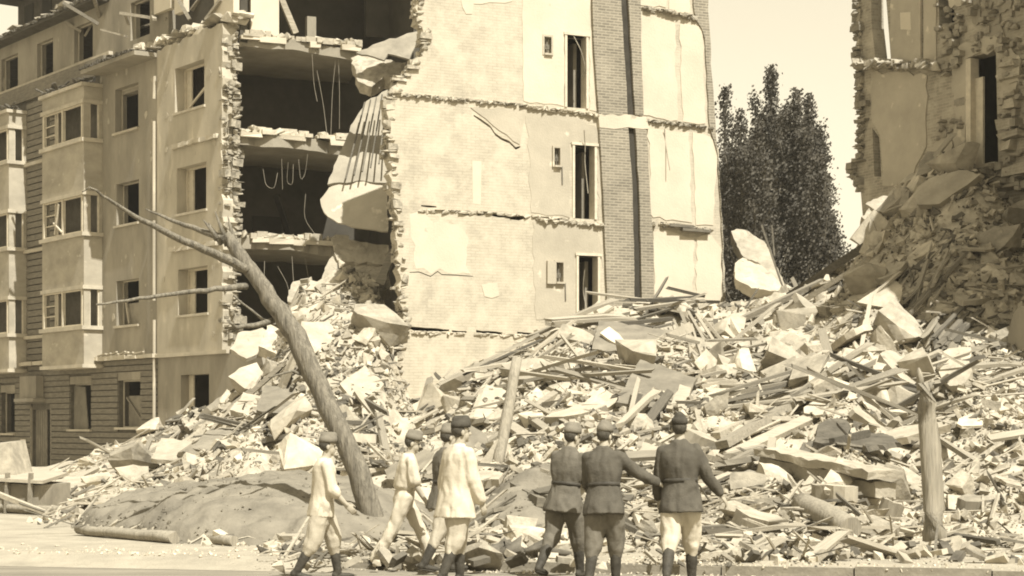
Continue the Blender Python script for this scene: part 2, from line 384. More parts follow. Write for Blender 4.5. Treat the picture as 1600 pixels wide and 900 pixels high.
# middle section with plain windows
winB = [rect(FA, 180, 134, 216, 204), rect(FA, 182, 284, 217, 350), rect(FA, 182, 437, 217, 508)]
MB().poly([(uB0, zc), (uB1, zc), (uB1, zt), (uB0, zt)], [hole(r) for r in winB], 0, WT).build('wall', M['plaster'], H, FA)
for k, r in enumerate(winB):
    f = window_set('window_frame', r, H, y=0.24, mull=0, mt='trim', t=.035, stick=[None, None, (0.3, 0.05, 0.15, 0.55)][k]); sill(r, f)
MB().box((winB[2][0] + 0.25, 0.30, winB[2][1]), (winB[2][2], 0.33, winB[2][1] + 0.75)).build('board', M['slab_grey'], H, FA)
# corner section
winC = [rect(FA, 276, 100, 322, 171), rect(FA, 279, 258, 325, 331), rect(FA, 281, 418, 327, 491)]
ztC = [(uB1, GF(250, 78)[1]), (GF(300, 60)[0], GF(300, 58)[1]), (0, GF(345, 38)[1])]
outC = [(uB1, zc), (0.0, zc)] + jag([(0.0, zc + 0.02), (0.04, zc + 4), (-0.05, zc + 6.5), (0.0, ztC[2][1])], 0.16, 0.06)[1:] + jag(ztC[::-1], 0.25, 0.1)[1:]
MB().poly(outC, [hole(r) for r in winC], -0.06, WT).build('wall', M['plaster2'], H, FA)
for k, r in enumerate(winC):
    f = window_set('window_frame', r, H, y=0.27, mull=0, stick=[(0.0, 0.0, 1.0, 0.62), None, None][k], t=0.06); sill(r, f, 0.12)
    MB().box((r[0] + 0.05, 0.33, r[1] + 0.05), (r[0] + 0.36, 0.38, r[3] - 0.05)).build('lit_reveal', M['frame'], f, FA)  # pale board standing in for the sunlit left reveal
# broken ledges between the storeys of the corner section
for (xa, ya, xb, yb) in ((270, 232, 340, 209), (268, 397, 340, 372)):
    a, b = GF(xa, ya, -0.1), GF(xb, yb, -0.1); m = MB(); zz = (a[1] + b[1]) / 2; u = a[0]
    while u < b[0]:
        w = random.uniform(0.2, 0.5); MB().jbox((u, -0.15 - random.uniform(0, 0.05), zz - 0.08), (min(u + w, b[0]), -0.061, zz + 0.06), 0.02).build('ledge_stone', M['trim'], H, FA); u += w + 0.01
# torn brick end of the corner wall: courses left sticking out
def torn(z0, z1, edge_u, ys, fr, parent, reach=.16, m_='brick_edge', sgn=1):
    """broken brick end of a wall: uneven lumps of one to three courses"""
    mb = MB(); z = z0
    while z < z1:
        h = random.choice((.07, .07, .07, .145, .145, .22)); big = .10 * nz(z, 1.7, .9) + .07 * nz(z, 4.2, 2.6)
        for y in ys:
            if random.random() < .12: continue
            e = reach * random.random() ** 2.2 + big; u = edge_u(z); a_, b_ = sorted((u - sgn * .22, u + sgn * e))
            if b_ - a_ > .03:
                A_, B_ = (a_, y + random.uniform(-.05, .03), z), (b_, y + random.uniform(.13, .22), z + h * random.uniform(.85, 1.15))
                mb.lump(A_, B_) if random.random() < .72 else mb.jbox(A_, B_, .022)
        z += h
    return tag(mb.build('broken_brick_edge', M[m_], parent, fr), kind='stuff')
torn(zc + .3, ztC[2][1] + .15, lambda z: .03, (-.04, .12, .27), FA, H)
torn(zc, ztC[2][1], lambda z: .50, (.02, .2, .36), CU, H, .2)
# drain pipe with its breaks
u = GF(246, 300)[0]
for (a, b, dx) in ((120, 155, 0.05), (190, 330, 0.0), (345, 470, 0.0), (500, 680, 0.02)):
    MB().tube([(u + dx, -0.12, GF(246, a)[1]), (u, -0.12, GF(246, b)[1])], 0.05, 8).build('drain_pipe', M['plaster2'], H, FA)
# ground floor
gwin = [rect(FA, 1, 613, 23, 677), rect(FA, 109, 600, 142, 671), rect(FA, 184, 594, 219, 668), rect(FA, -70, 625, -50, 683)]
door = rect(FA, 49, 640, 78, 745); door = (door[0], 0.0, door[2], door[3])
MB().poly([(uL, -0.3), (uB1, -0.3), (uB1, zc), (uL, zc)], [hole(r) for r in gwin + [(door[0], -0.02, door[2], door[3])]], 0.05, WT).build('wall', M['bandgap'], H, FA)
z = 0.02
lintel = 0.28
ztop = zc - 0.12
bd = empty('ground_floor_cladding', FA); bd.parent = H; bd.matrix_local = I4
while z < ztop:
    z2 = min(z + 0.165, ztop)
    cuts = sorted([(r[0] - 0.02, r[2] + 0.02) for r in gwin + [door] if z < r[3] + (lintel if r is not door else 0.05) and z2 > r[1] - 0.05])
    u = uL
    for (a, b) in cuts + [(uB1, uB1)]:
        if a - u > 0.05: MB().jbox((u, random.uniform(-0.012, 0.0), z), (a, 0.051, z2), 0.006).build('board', M['band'], bd, FA)
        u = b
    z += 0.2
for r in gwin:
    MB().box((r[0] - 0.02, 0.01, r[3]), (r[2] + 0.02, 0.05, r[3] + lintel - 0.01)).build('lintel', M['plaster'], H, FA)
    f = window_set('window_frame', r, H, y=0.2, mull=0, mt='trim', t=.04); sill(r, f, 0.1)
r = gwin[1]; w = r[2] - r[0]
MB().add([(r[0] + .05, .15, r[1]), (r[0] + w * .75, .13, r[1]), (r[0] + w * .55, .17, r[3] - .1), (r[0] + .02, .19, r[3] - .05), (r[0] + .05, .12, r[1]), (r[0] + w * .75, .10, r[1]), (r[0] + w * .55, .14, r[3] - .1), (r[0] + .02, .16, r[3] - .05)],
         [(0, 1, 2, 3), (7, 6, 5, 4), (0, 4, 5, 1), (1, 5, 6, 2), (2, 6, 7, 3), (3, 7, 4, 0)]).build('board', M['slab_grey'], H, FA)
r = gwin[2]
m = MB(); m.box((r[0] + .25, .28, r[1]), (r[2], .31, r[1] + 1.05)); m.beam((r[0] + .2, .24, r[1] + 1.0), (r[2] - .1, .24, r[1] + .05), .06, .06); m.build('board', M['slab_grey'], H, FA)
# entrance door, half open, and its hood
dr = MB().box((door[0] + 0.02, 0.16, 0.0), (door[0] + (door[2] - door[0]) * 0.62, 0.21, door[3])).build('door', M['slab_grey'], H, FA)
b = MB()
for k in range(5):
    x = door[0] + 0.03 + (door[2] - door[0]) * 0.12 * k; b.box((x, 0.15, 0.05), (x + 0.02, 0.16, door[3] - 0.05))
tag(b.build('door_slat', M['band'], dr, FA), kind='stuff')
MB().box((door[0] - 0.12, 0.0, 0.0), (door[0] - 0.003, 0.2, door[3] + 0.12)).build('door_jamb', M['plaster'], H, FA); MB().box((door[2] + 0.003, 0.0, 0.0), (door[2] + 0.09, 0.2, door[3] + 0.12)).build('door_jamb', M['plaster'], H, FA)
q = rect(FA, 42, 588, 72, 628); MB().box((q[0], -0.5, q[1]), (q[2], -0.013, q[1] + 0.12)).box((q[0] + 0.05, -0.3, q[1] + 0.122), (q[2] - 0.2, -0.013, q[3])).build('door_hood', M['plaster'], H, FA)
q = rect(FA, 33, 686, 41, 700); MB().box((q[0], -0.03, q[1]), (q[2], -0.013, q[3])).build('notice_board', M['white'], H, FA)
# ground floor of the corner section, runs on past the torn edge
gC = [rect(FA, 284, 585, 328, 655), rect(FA, 372, 577, 407, 640)]
uG = GF(424, 600)[0]; zG = GF(300, 556)[1]
MB().poly([(uB1 + 0.003, -0.3), (uG, -0.3)] + jag([(uG, 0.2), (uG - .1, zG - 1.0), (uG - .7, zG)], 0.2, 0.1) + [(uB1 + 0.003, zG)], [[(g[0], 1.2), (g[2], 1.2), (g[2], g[3]), (g[0], g[3])] for g in gC], -0.03, WT).build('wall', M['plaster'], H, FA)
for g in gC:
    MB().box((g[0], 0.25, 1.2), (g[0] + 0.3, 0.30, g[3])).build('door_leaf', M['frame'], H, FA)
# cornice over the ground floor
m = MB(); u = GF(40, 570)[0]
while u < uB1 - 0.05:
    w = random.uniform(0.5, 1.1); MB().jbox((u, -0.30 + random.uniform(0, 0.09), zc - 0.10), (min(u + w, uB1), 0.3, zc + 0.02 + random.uniform(-0.02, 0.03)), 0.012).build('cornice_block', M['trim'], H, FA); u += w + 0.006
m = MB()
for k in range(9):
    u = uB0 + 0.3 + k * 0.33; p = Vector((u, -0.2, zc + 0.06)); m.beam(p, p + Vector((random.uniform(.3, .8), random.uniform(-.08, .05), random.uniform(0.0, .1))), 0.07, 0.04)
tag(m.build('debris_on_cornice', M['chunk_pale'], H, FA), kind='stuff')
MB().box((uB1 - 0.02, -0.14, zG - 0.0), (GF(360, 560)[0], -0.031, zG + 0.11)).build('cornice', M['trim'], H, FA)
# wall behind the bays with boarding between them
MB().poly([(uL, zc), (uB0, zc), (uB0, zt), (uL, zt)], [], 0.10, WT).build('wall', M['bandgap'], H, FA)
BD = 0.66
bu0 = uv(FA, 66, 350, -BD)[0]; bu1 = uv(FA, 131, 350, -BD)[0]; shift = GF(156, 350)[0] - GF(38, 350)[0]
zb0 = uv(FA, 97, 571, -BD)[1]; zb1 = uv(FA, 97, 146, -BD)[1]
rows = [(uv(FA, 97, b, -BD)[1], uv(FA, 97, a, -BD)[1]) for (a, b) in ((172, 225), (312, 369), (456, 512))]
sp = empty('upper_cladding', FA); sp.parent = H; sp.matrix_local = I4
z = zc + 0.1
while z < zt - 0.3:
    for (a, b) in ((bu1 - shift + 0.02, bu0 - 0.02),):
        sm = [(rw[0] - 0.1, rw[1] + 0.1) for rw in rows]
        c = b - 0.42 if any(x < z + .1 < y for x, y in sm) else b
        MB().jbox((a, random.uniform(-0.01, 0.0), z), (c, 0.101, z + 0.19), 0.006).build('board', M['band'], sp, FA)
    z += 0.23
for rw in rows:
    MB().box((bu0 - 0.42, 0.04, rw[0] - 0.1), (bu0 - 0.36, 0.12, rw[1] + 0.1)).build('window_frame', M['frame'], H, FA)
    MB().box((bu1 - shift, -0.12, rw[0] - 0.22), (bu0, -0.011, rw[0] - 0.10)).build('ledge', M['trim'], H, FA)
def bay(du):
    a, b = bu0 + du, bu1 + du
    B = empty('bay_window', FA); B.parent = H; B.matrix_local = I4
    mg = 0.1
    hf = [[(a + mg, r0), (b - mg, r0), (b - mg, r1), (a + mg, r1)] for r0, r1 in rows]
    MB().poly([(a, zb0), (b, zb0), (b, zb1), (a, zb1)], hf, -BD, -BD + 0.14).build('front_wall', M['panel'], B, FA)
    for uu in (a, b - 0.14):      # cheeks, built flat and turned side on
        mb = MB().poly([(-BD + 0.141, zb0), (0.1, zb0), (0.1, zb1), (-BD + 0.141, zb1)], [[(-BD + 0.22, r0), (-0.10, r0), (-0.10, r1), (-BD + 0.22, r1)] for r0, r1 in rows], 0, 0.14)
        mb.v = [Vector((uu + 0.14 - v.y, v.x, v.z)) for v in mb.v]
        mb.build('side_wall', M['panel'], B, FA)
    for k, (r0, r1) in enumerate(rows):
        s1 = MB().box((a - 0.07, -BD - 0.10, r0 - 0.13), (b + 0.09, -BD - 0.003, r0)).box((b + 0.003, -BD - 0.003, r0 - 0.13), (b + 0.09, -0.0, r0)); s1.build('sill', M['trim'], B, FA)
        s1 = MB().box((a - 0.04, -BD - 0.06, r1), (b + 0.05, -BD - 0.003, r1 + 0.13)).box((b + 0.003, -BD - 0.003, r1), (b + 0.05, -0.0, r1 + 0.13)); s1.build('head', M['trim'], B, FA)
        f = MB(); c = a + (b - a) * 0.50
        for x in (a + mg, c - 0.05, b - mg - 0.09): f.box((x, -BD - 0.02, r0), (x + 0.10, -BD + 0.09, r1))
        q = a + (b - a) * 0.30
        for x in (q, q + 0.17): f.box((x, -BD + 0.02, r0 + 0.06), (x + 0.045, -BD + 0.06, r1 - 0.04))
        f.box((a + mg + .1, -BD, r0 + 0.002), (b - mg - .1, -BD + 0.07, r0 + 0.06)); f.box((a + mg + .1, -BD, r1 - 0.05), (b - mg - .1, -BD + 0.07, r1 - 0.002))
        for zz in (0.33, 0.62): f.box((a + mg + .1, -BD + 0.03, r0 + (r1 - r0) * zz), (q, -BD + 0.055, r0 + (r1 - r0) * zz + 0.035))
        if k == 1: f.beam((q + .1, -BD - .03, r0 + .1), (q + .5, -BD - .05, r1 - .15), .05, .05); f.beam((q + .0, -BD - .03, r0 + .5), (q + .75, -BD - .05, r0 + .12), .05, .05)
        f.build('window_frame', M['frame'], B, FA)
        g = MB(); g.box((b - 0.10, -0.14, r0), (b - 0.02, -0.09, r1)); g.box((b - 0.10, -BD + 0.20, r0), (b - 0.02, -BD + 0.25, r1)); g.build('window_frame', M['frame'], B, FA)
    MB().box((a - 0.05, -BD - 0.08, zb0 - 0.12), (b + 0.07, 0.09, zb0)).build('base_ledge', M['trim'], B, FA)
    # broken lid with tiles and boards
    MB().box((a - 0.08, -BD - 0.12, zb1), (b + 0.08, 0.09, zb1 + 0.12)).build('lid', M['trim'], B, FA)
    m = MB()
    for k in range(46):
        x = random.uniform(a - .15, b + .1); y = random.uniform(-BD - .15, -.1); zz = zb1 + 0.13 + random.uniform(0, .12)
        p = Vector((x, y, zz)); m.beam(p, p + Vector((random.uniform(-.4, .4), random.uniform(-.3, .3), random.uniform(-.05, .25))), random.uniform(.06, .2), .03, random.uniform(-.5, .5))
    tag(m.build('roof_debris', M['tile'], B, FA), kind='stuff')
bay(0.0); bay(-shift)
# projecting roof slab over the middle section
q0 = uv(FA, 128, 122, -0.75)[0]; zs = uv(FA, 205, 88, -0.75)[1]
MB().add([(q0, -0.80, zs), (uB1 - 0.1, -0.80, zs), (uB1 - 0.02, 0.0, zs), (q0 + .2, 0.0, zs), (q0, -0.80, zs + .14), (uB1 - 0.1, -0.80, zs + .14), (uB1 - 0.02, 0.0, zs + .14), (q0 + .2, 0.0, zs + .14)],
         [(0, 3, 2, 1), (4, 5, 6, 7), (0, 1, 5, 4), (1, 2, 6, 5), (2, 3, 7, 6), (3, 0, 4, 7)]).build('balcony_slab', M['under'], H, FA)
m = MB(); u = q0
while u < uB1 - .2:
    m.jbox((u, -0.86, zs + .142), (u + .13, -0.1, zs + .20 + random.uniform(0, .05)), .02); u += .19
tag(m.build('tile_row', M['tile'], H, FA), kind='stuff')
MB().box((uB0, 0.003, zt), (uB1, 0.4, zs + .1)).build('wall_band', M['plaster'], H, FA)
# attic storey, set back, with its row of windows and the tiled eave
AO = 0.25
ze = uv(FA, 75, 38, AO)[1]; zab = uv(FA, 40, 128, AO)[1]
awin = [rect(FA, -62, 122, -36, 165, AO), rect(FA, 2, 93, 28, 136, AO), rect(FA, 58, 66, 83, 110, AO), rect(FA, 116, 36, 145, 78, AO), rect(FA, 204, 2, 234, 36, AO)]
za0 = min(r[1] for r in awin)
awin = [(r[0], za0 + 0.02 * k, r[2], za0 + 0.02 * k + 1.25) for k, r in enumerate(awin)]
ze = za0 + 1.25 + 0.45
uA = GF(252, 40)[0]
topA = [(uA, ze + .3)] + jag([(uA, ze + .3), (GF(215, 0)[0], ze + .5), (GF(165, 10)[0], ze + .1)], .3, .15)[1:] + [(uL, ze)]
MB().poly([(uL, zt - 1.0), (uA, zt - 1.0)] + topA, [hole(r) for r in awin], AO, AO + .35).build('attic_wall', M['plaster'], H, FA)
for r in awin:
    f = window_set('window_frame', r, H, y=AO + .15, t=.04, mull=0, mt='trim')
MB().box((uL, AO - 0.16, za0 - 0.16), (uB0 + 0.5, AO - 0.003, za0 - 0.04)).build('string_course', M['trim'], H, FA)
MB().box((uL, AO - 0.26, za0 - 0.75), (uB0 + 0.3, AO - 0.003, za0 - 0.161)).build('attic_band', M['band'], H, FA)
uE = GF(160, 0)[0]
MB().box((uL, AO - .55, ze), (uE, AO + 3, ze + .10)).build('eave', M['roofdark'], H, FA)
m = MB(); u = uL
while u < uE:
    for y in (AO - .62, AO - .30, AO + .05, AO + .4, AO + .8):
        if random.random() < .9: m.jbox((u, y, ze + .102 + (y - AO + .6) * .35), (u + .21, y + .34, ze + .19 + (y - AO + .6) * .42), .045)
    u += .235
tag(m.build('roof_tiles', M['tile'], H, FA), kind='stuff')
d0, d1 = uv(FA, 36, 30, 1.2)[0], uE + 3.5
MB().box((d0, 1.0, ze + .1), (d1, 1.3, ze + 1.9)).build('dormer_wall', M['roofdark'], H, FA)
MB().box((d0 - .7, .2, ze + 1.9), (d1, 5.0, ze + 2.05)).build('dormer_roof', M['roofdark'], H, FA)
for k in range(3):
    x = d0 + .7 + k * 1.7; MB().box((x, .96, ze + .7), (x + .8, 1.0, ze + 1.6)).build('dormer_window', M['dark'], H, FA)
# low block on the roof edge right of the attic windows
m = MB(); u = GF(180, 20)[0]
while u < 0.2:
    for k in range(3):
        m.lump((u, random.uniform(-.1, .5), zC + random.uniform(-.25, .1)), (u + random.uniform(.1, .4), random.uniform(.5, .9), zC + random.uniform(.1, .38)))
    u += .17
tag(m.build('broken_wall_top', M['chunk_pale'], H, FA), kind='stuff')
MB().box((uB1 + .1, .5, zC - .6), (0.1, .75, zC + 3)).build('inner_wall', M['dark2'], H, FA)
for (xa, xb, yb) in ((236, 262, 22), (268, 282, 22), (330, 360, 30)):
    a, b = GF(xa, 0)[0], GF(xb, 0)[0]; MB().box((a, .1, GF(xa, yb)[1]), (b, .3, GF(xa, yb)[1] + 1.6)).build('wall_stump', M['white'], H, FA)
m = MB()
for k in range(70):
    x = random.choice((random.uniform(158, 246), random.uniform(250, 345))); y = random.uniform(110, 540); off = -.062 if x > 249 else -.002; c = GF(x, y, off); r_ = random.uniform(.03, .13); n_ = random.randint(6, 9)
    if any(a_[0] - .2 < c[0] < a_[2] + .2 and a_[1] - .2 < c[1] < a_[3] + .2 for a_ in winB + winC): continue
    m.poly([(c[0] + r_ * math.cos(6.283 * t / n_) * random.uniform(.5, 1.2), c[1] + r_ * math.sin(6.283 * t / n_) * random.uniform(.5, 1.4)) for t in range(n_)], [], off - .006, off)
tag(m.build('shrapnel_scars', M['cream'], H, FA), kind='stuff')
for k in range(16):
    a = GF(random.uniform(120, 350), random.uniform(10, 60), .3); p_ = Vector((a[0], random.uniform(-.2, .8), max(a[1], zt + .3))); d_ = Vector((random.gauss(0, 1), random.gauss(0, .4), random.uniform(-.2, .9))).normalized() * random.uniform(.6, 1.6)
    MB().beam(p_, p_ + d_, random.uniform(.06, .16), random.uniform(.04, .12)).build('roof_timber', M[random.choice(('wood', 'wood_dark', 'wood'))], H, FA)
m = MB()
for k in range(90):
    a = GF(random.uniform(0, 350), 60 + random.uniform(-8, 8), .2); z_ = zC if a[0] > uB1 else zs + .2 if a[0] > uB0 else ze + .2
    r_ = random.uniform(.1, .32); m.lump((a[0], random.uniform(-.5, .6), z_), (a[0] + r_ * 1.6, random.uniform(.3, .8), z_ + r_ * random.uniform(.4, 1.1)))
tag(m.build('roof_rubble', M['chunk_mid'], H, FA), kind='stuff')
# floors, partition and back walls: the torn rooms
D = 4.3
def cu(px, py, off=0): return uv(CU, px, py, off)
UBK = 9.5
floors = []
for (yt, yb, xr) in ((62, 78, 562), (212, 231, 548), (374, 391, 528), (556, 570, 430)):
    z1 = cu(450, yt)[1]; z0 = cu(450, yb)[1]; ur = cu(xr, yt)[0]; floors.append((z0, z1, ur))
    plan = [(0.5, .02)] + jag([(0.5, .02), (ur * .5, -.05), (ur, .12)], .22, .10)[1:] + jag([(ur, .12), (ur + .5, 1.6), (ur + 1.2, D)], .3, .12)[1:] + [(0.5, D)]
    m = MB(); pts = [Vector((p[0], p[1], z0)) for p in plan]
    m.prism(pts, (0, 0, z1 - z0)); fs_ = m.build('floor_slab', M['under'], H, CU)
    bm = bmesh.new(); bm.from_mesh(fs_.data); bmesh.ops.triangulate(bm, faces=bm.faces[:])
    for L_ in (1.5, .8, .5):
        bmesh.ops.subdivide_edges(bm, edges=[e for e in bm.edges if e.calc_length() > L_], cuts=1); bmesh.ops.triangulate(bm, faces=bm.faces[:])
    for v in bm.verts: v.co.z += .05 * nz(v.co.x, v.co.y, 1.1, z0) - .35 * max(0, (v.co.x - ur * .55) / ur) * max(0, 1 - v.co.y / 3.5)
    bm.to_mesh(fs_.data); bm.free()
    m = MB()
    for k in range(46):      # the torn layers and litter on the slab edge
        x = random.uniform(.5, ur); (m.lump if k % 3 else m.box)((x, random.uniform(-.18, .0), z1 - .03), (x + random.uniform(.1, .5), random.uniform(.1, .5), z1 + random.uniform(.04, .22)))
    tag(m.build('litter', M['chunk_pale'], fs_, CU), kind='stuff')
    m = MB(); x = .5
    while x < ur - .2:
        w = random.uniform(.3, .9)
        if random.random() < .75: m.jbox((x, -.13, z1 - random.uniform(.12, .2)), (min(x + w, ur), .02, z1 + .0), .02)
        x += w
    tag(m.build('edge_plaster', M['white'], fs_, CU), kind='stuff')
zroof = cu(450, -118)[1]
MB().box((.3, .1, zroof), (UBK, 26, zroof + .3)).build('roof', M['roofdark'], H, CU)
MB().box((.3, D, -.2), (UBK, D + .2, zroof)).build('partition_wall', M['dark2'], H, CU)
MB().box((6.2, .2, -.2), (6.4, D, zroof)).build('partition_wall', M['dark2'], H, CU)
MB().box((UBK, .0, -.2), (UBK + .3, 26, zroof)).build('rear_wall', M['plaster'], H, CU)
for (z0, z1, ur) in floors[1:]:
    MB().box((1.0 + (0.0), D + .2, z0), (UBK, 26, z1)).build('floor_slab', M['dark'], H, CU)  # unseen floors added so the window openings stay dark
MB().poly([(uL, -.2), (-4.4, -.2), (-4.4, ze), (uL, ze)], [], 3.2, 3.4).build('spine_wall', M['dark'], H, FA)  # inner wall added in near black to keep the windows dark
# things still standing or hanging in the rooms
r = [cu(392, -20, .1), cu(436, 58, .1)]; MB().box((r[0][0], .1, r[1][1]), (r[1][0], .35, r[0][1])).build('wall_stump', M['white'], H, CU)
r = [cu(480, 25, 1.2), cu(494, 58, 1.2)]; MB().box((r[0][0], 1.2, r[1][1]), (r[1][0], 1.4, r[0][1])).build('wall_stump', M['plaster'], H, CU)
m = MB(); a = cu(436, -10, .2); b = cu(462, 52, .2); m.beam((a[0], .2, a[1]), (b[0], .2, b[1]), .12, .18); m.build('roof_timber', M['wood'], H, CU)
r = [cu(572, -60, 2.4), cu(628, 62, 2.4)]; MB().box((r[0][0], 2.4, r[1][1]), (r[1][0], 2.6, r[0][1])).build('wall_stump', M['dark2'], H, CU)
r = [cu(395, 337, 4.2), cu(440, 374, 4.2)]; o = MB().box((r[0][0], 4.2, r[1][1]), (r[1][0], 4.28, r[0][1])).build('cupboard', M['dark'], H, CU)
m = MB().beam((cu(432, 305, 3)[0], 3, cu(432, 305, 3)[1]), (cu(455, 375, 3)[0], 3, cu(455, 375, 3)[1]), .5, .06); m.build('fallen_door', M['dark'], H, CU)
def wire(name, pts, parent, fr, r=.007, off=.1):
    P = []
    for p in pts:
        q = uv(fr, p[0], p[1], off); P.append((q[0] + random.uniform(-.05, .05), off + random.uniform(-.15, .15), q[1] + random.uniform(-.05, .05)))
    c = [Vector(p) for p in P]; S = []
    for i in range(len(c) - 1):
        for k in range(4): S.append(c[i].lerp(c[i + 1], k / 4))
    S.append(c[-1])
    for _ in range(2): S = [S[0]] + [(S[i - 1] + S[i] * 2 + S[i + 1]) / 4 for i in range(1, len(S) - 1)] + [S[-1]]
    return MB().tube(S, r, 5).build(name, M['wire'], parent, fr)
for w in ([(525, 80), (523, 140), (517, 212)], [(484, 82), (488, 130), (492, 160)], [(500, 110), (505, 160), (507, 212)], [(531, 82), (530, 140), (531, 200)],
          [(412, 262), (417, 290), (425, 296), (432, 268)], [(448, 255), (450, 285), (457, 288), (456, 258)], [(468, 248), (470, 285), (477, 275), (480, 240)],
          [(439, 248), (440, 296)], [(478, 300), (478, 340), (492, 368)], [(458, 400), (459, 440)], [(479, 400), (480, 436)], [(437, 418), (450, 450), (447, 500)], [(415, 405), (412, 450)]):
    wire('hanging_wire', w, H, CU)
# ------------------------------------------------------------------ bare party wall
P = empty('party_wall', PW, 'tall pale whitewashed brick party wall left standing, with doorways in three storeys', 'wall')
def pu(px, py, off=0): return uv(PW, px, py, off)
left = [(612, 720), (612, 585), (633, 512), (628, 480), (623, 397), (615, 313), (612, 280), (604, 160), (618, 148), (621, 128), (660, 88), (662, 53), (650, 37), (651, -70)]
right = [(1103, -70), (1110, 100), (1118, 200), (1125, 300), (1130, 370), (1133, 470), (1135, 640)]
out = [pu(*p) for p in right[::-1]]
Lp = jag([pu(*p) for p in left], .13, .09)
outline = Lp + jag([pu(*p) for p in right], .3, .03)
def pq(*pts): return [pu(*p) for p in pts]
doors = [pq((882, 167), (886 - 4, 54), (917, 61), (919, 173)), pq((894, 341), (892, 226), (930, 229), (932, 345)), pq((900, 530), (900, 399), (937, 402), (937, 530))]
doors = [[(d[0][0], d[0][1]), (d[3][0], d[0][1]), (d[3][0], d[1][1]), (d[0][0], d[1][1])] for d in doors]
niche = [pq((850, 83), (850, 57), (861, 59), (861, 84)), pq((865, 258), (864, 231), (874, 232), (875, 259)), pq((868, 440), (867, 410), (879, 411), (880, 441))]
def slot(xa, xb, yt, hgt):
    n = max(2, int((xb - xa) / 9)); top = []; bot = []
    for k in range(n + 1):
        x = xa + (xb - xa) * k / n; y = yt + (x - xa) * .07; top.append(pu(x, y + random.uniform(-.7, .7))); bot.append(pu(x, y + hgt * (random.uniform(.6, 1.1) if 0 < k < n else .5)))
    return bot + top[::-1]
slots = [slot(658, 682, 320, 5), slot(711, 757, 328, 7), slot(769, 822, 334, 7), slot(832, 884, 337, 5), slot(638, 702, 510, 6), slot(706, 729, 516, 5), slot(744, 785, 516, 6), slot(808, 842, 518, 6),
         slot(1032, 1042, 347, 4)]
def crack(pts, w):
    a = [pu(x, y - w / 2) for x, y in pts]; b = [pu(x, y + w / 2 * (.3 if i in (0, len(pts) - 1) else 1)) for i, (x, y) in enumerate(pts)]
    return b + a[::-1]
slots += [crack([(740, 181), (752, 188), (766, 198), (774, 210), (784, 217), (796, 222), (806, 232), (813, 230)], 4), crack([(640, 426), (655, 425), (673, 432), (684, 424), (690, 429), (715, 430), (739, 432)], 1.6), crack([(705, 367), (713, 379), (715, 381)], 2)]
MB().poly(outline, doors + niche + slots, 0, .38).build('wall', M['brick_wash'], P, PW)
# stairwell behind the doorways, its shade put into a dark colour
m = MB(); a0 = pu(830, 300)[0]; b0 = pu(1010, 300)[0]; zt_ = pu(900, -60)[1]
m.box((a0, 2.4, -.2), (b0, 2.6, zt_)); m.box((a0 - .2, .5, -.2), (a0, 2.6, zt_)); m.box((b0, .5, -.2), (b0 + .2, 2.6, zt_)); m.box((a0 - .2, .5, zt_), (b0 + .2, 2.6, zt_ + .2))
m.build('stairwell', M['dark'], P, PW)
MB().box((pu(640, 500)[0], .381, -.2), (pu(815, 300)[0], .5, pu(700, 160)[1])).build('dark_backing', M['soot_and_shade'], P, PW)  # dark sheet added so the slots read as black shade
for d in doors:
    f = MB(); w = .07; u0, z0, u1, z1 = d[0][0], d[0][1], d[2][0], d[2][1]
    f.box((u0, -.035, z0), (u0 + w, .3, z1)); f.box((u1 - w, -.035, z0), (u1, .3, z1)); f.box((u0 - .03, -.05, z1), (u1 + .05, .3, z1 + w)); fo = f.build('door_frame', M['frame'], P, PW)
    MB().box((u1 - .2, .5, z0), (u1 - .1, 1.2, z1 - .1)).build('door_leaf', M['slab_grey'], P, PW)
    MB().box((u0 + .1, .9, z0), (u0 + .45, .95, z0 + .75)).build('stair_stringer', M['slab_grey'], P, PW)
for k, d in enumerate(niche):
    u0, z0, u1, z1 = d[0][0], min(p[1] for p in d), d[2][0], max(p[1] for p in d)
    f = MB(); e = .05; pr = -.06 if k else -.03
    f.box((u0 - e, pr, z0 - e), (u0, .1, z1 + e)); f.box((u1, pr, z0 - e), (u1 + e, .1, z1 + e)); f.box((u0, pr, z1), (u1, .1, z1 + e)); f.box((u0, pr - .04, z0 - e), (u1 + .03, .1, z0))
    if k == 2: f.box((u0 - .28, -.09, z0 - .06), (u0 - e - .003, .0, z1 + .03))
    f.box((u0, .12, z0), (u1, .14, z1)); bx = f.build('meter_box', M['cream'], P, PW)
    MB().tube([(u0 + .12, .08, z0), (u0 + .10, .05, z0 + .2), (u0 + .13, .08, z1)], .03, 6).box((u0 + .05, .04, z0 + .12), (u0 + .18, .1, z0 + .25)).build('meter', M['metal'], bx, PW)
    if k: MB().tube([(u1 + .07, -.02, z0 - .02), (u1 + .08, -.02, z0 - .5)], .02, 6).build('pipe', M['metal'], bx, PW)
def skin(pts, m, y=-.022, step=.2, amp=.05, holes=(), name='plaster_panel'):
    """sheet of plaster left on the wall, with a ragged edge"""
    y = y * .55 if y > -.1 else y
    return MB().poly(jag([pu(*p) for p in pts], step, amp, True), list(holes), y, -.001).build(name, M[m], P, PW)
dh = lambda d: [(p[0], p[1]) for p in d]
skin([(815, -70), (818, 158), (881, 166), (881, 52), (921, 60), (921, 172), (932, 174), (929, 90), (922, 30), (923, -70)], 'white', amp=.03, holes=[dh(niche[0])])
skin([(822, 168), (830, 332), (890, 340), (890, 224), (932, 227), (935, 344), (940, 300), (938, 215), (930, 196), (870, 172)], 'cream', y=-.018, holes=[dh(niche[1])])
skin([(832, 346), (834, 430), (838, 500), (858, 498), (898, 500), (898, 397), (939, 399), (942, 420), (940, 385), (930, 352)], 'cream', y=-.018, holes=[dh(niche[2])])
skin([(738, 251), (739, 318), (751, 320), (752, 252)], 'white', y=-.006, amp=.01)
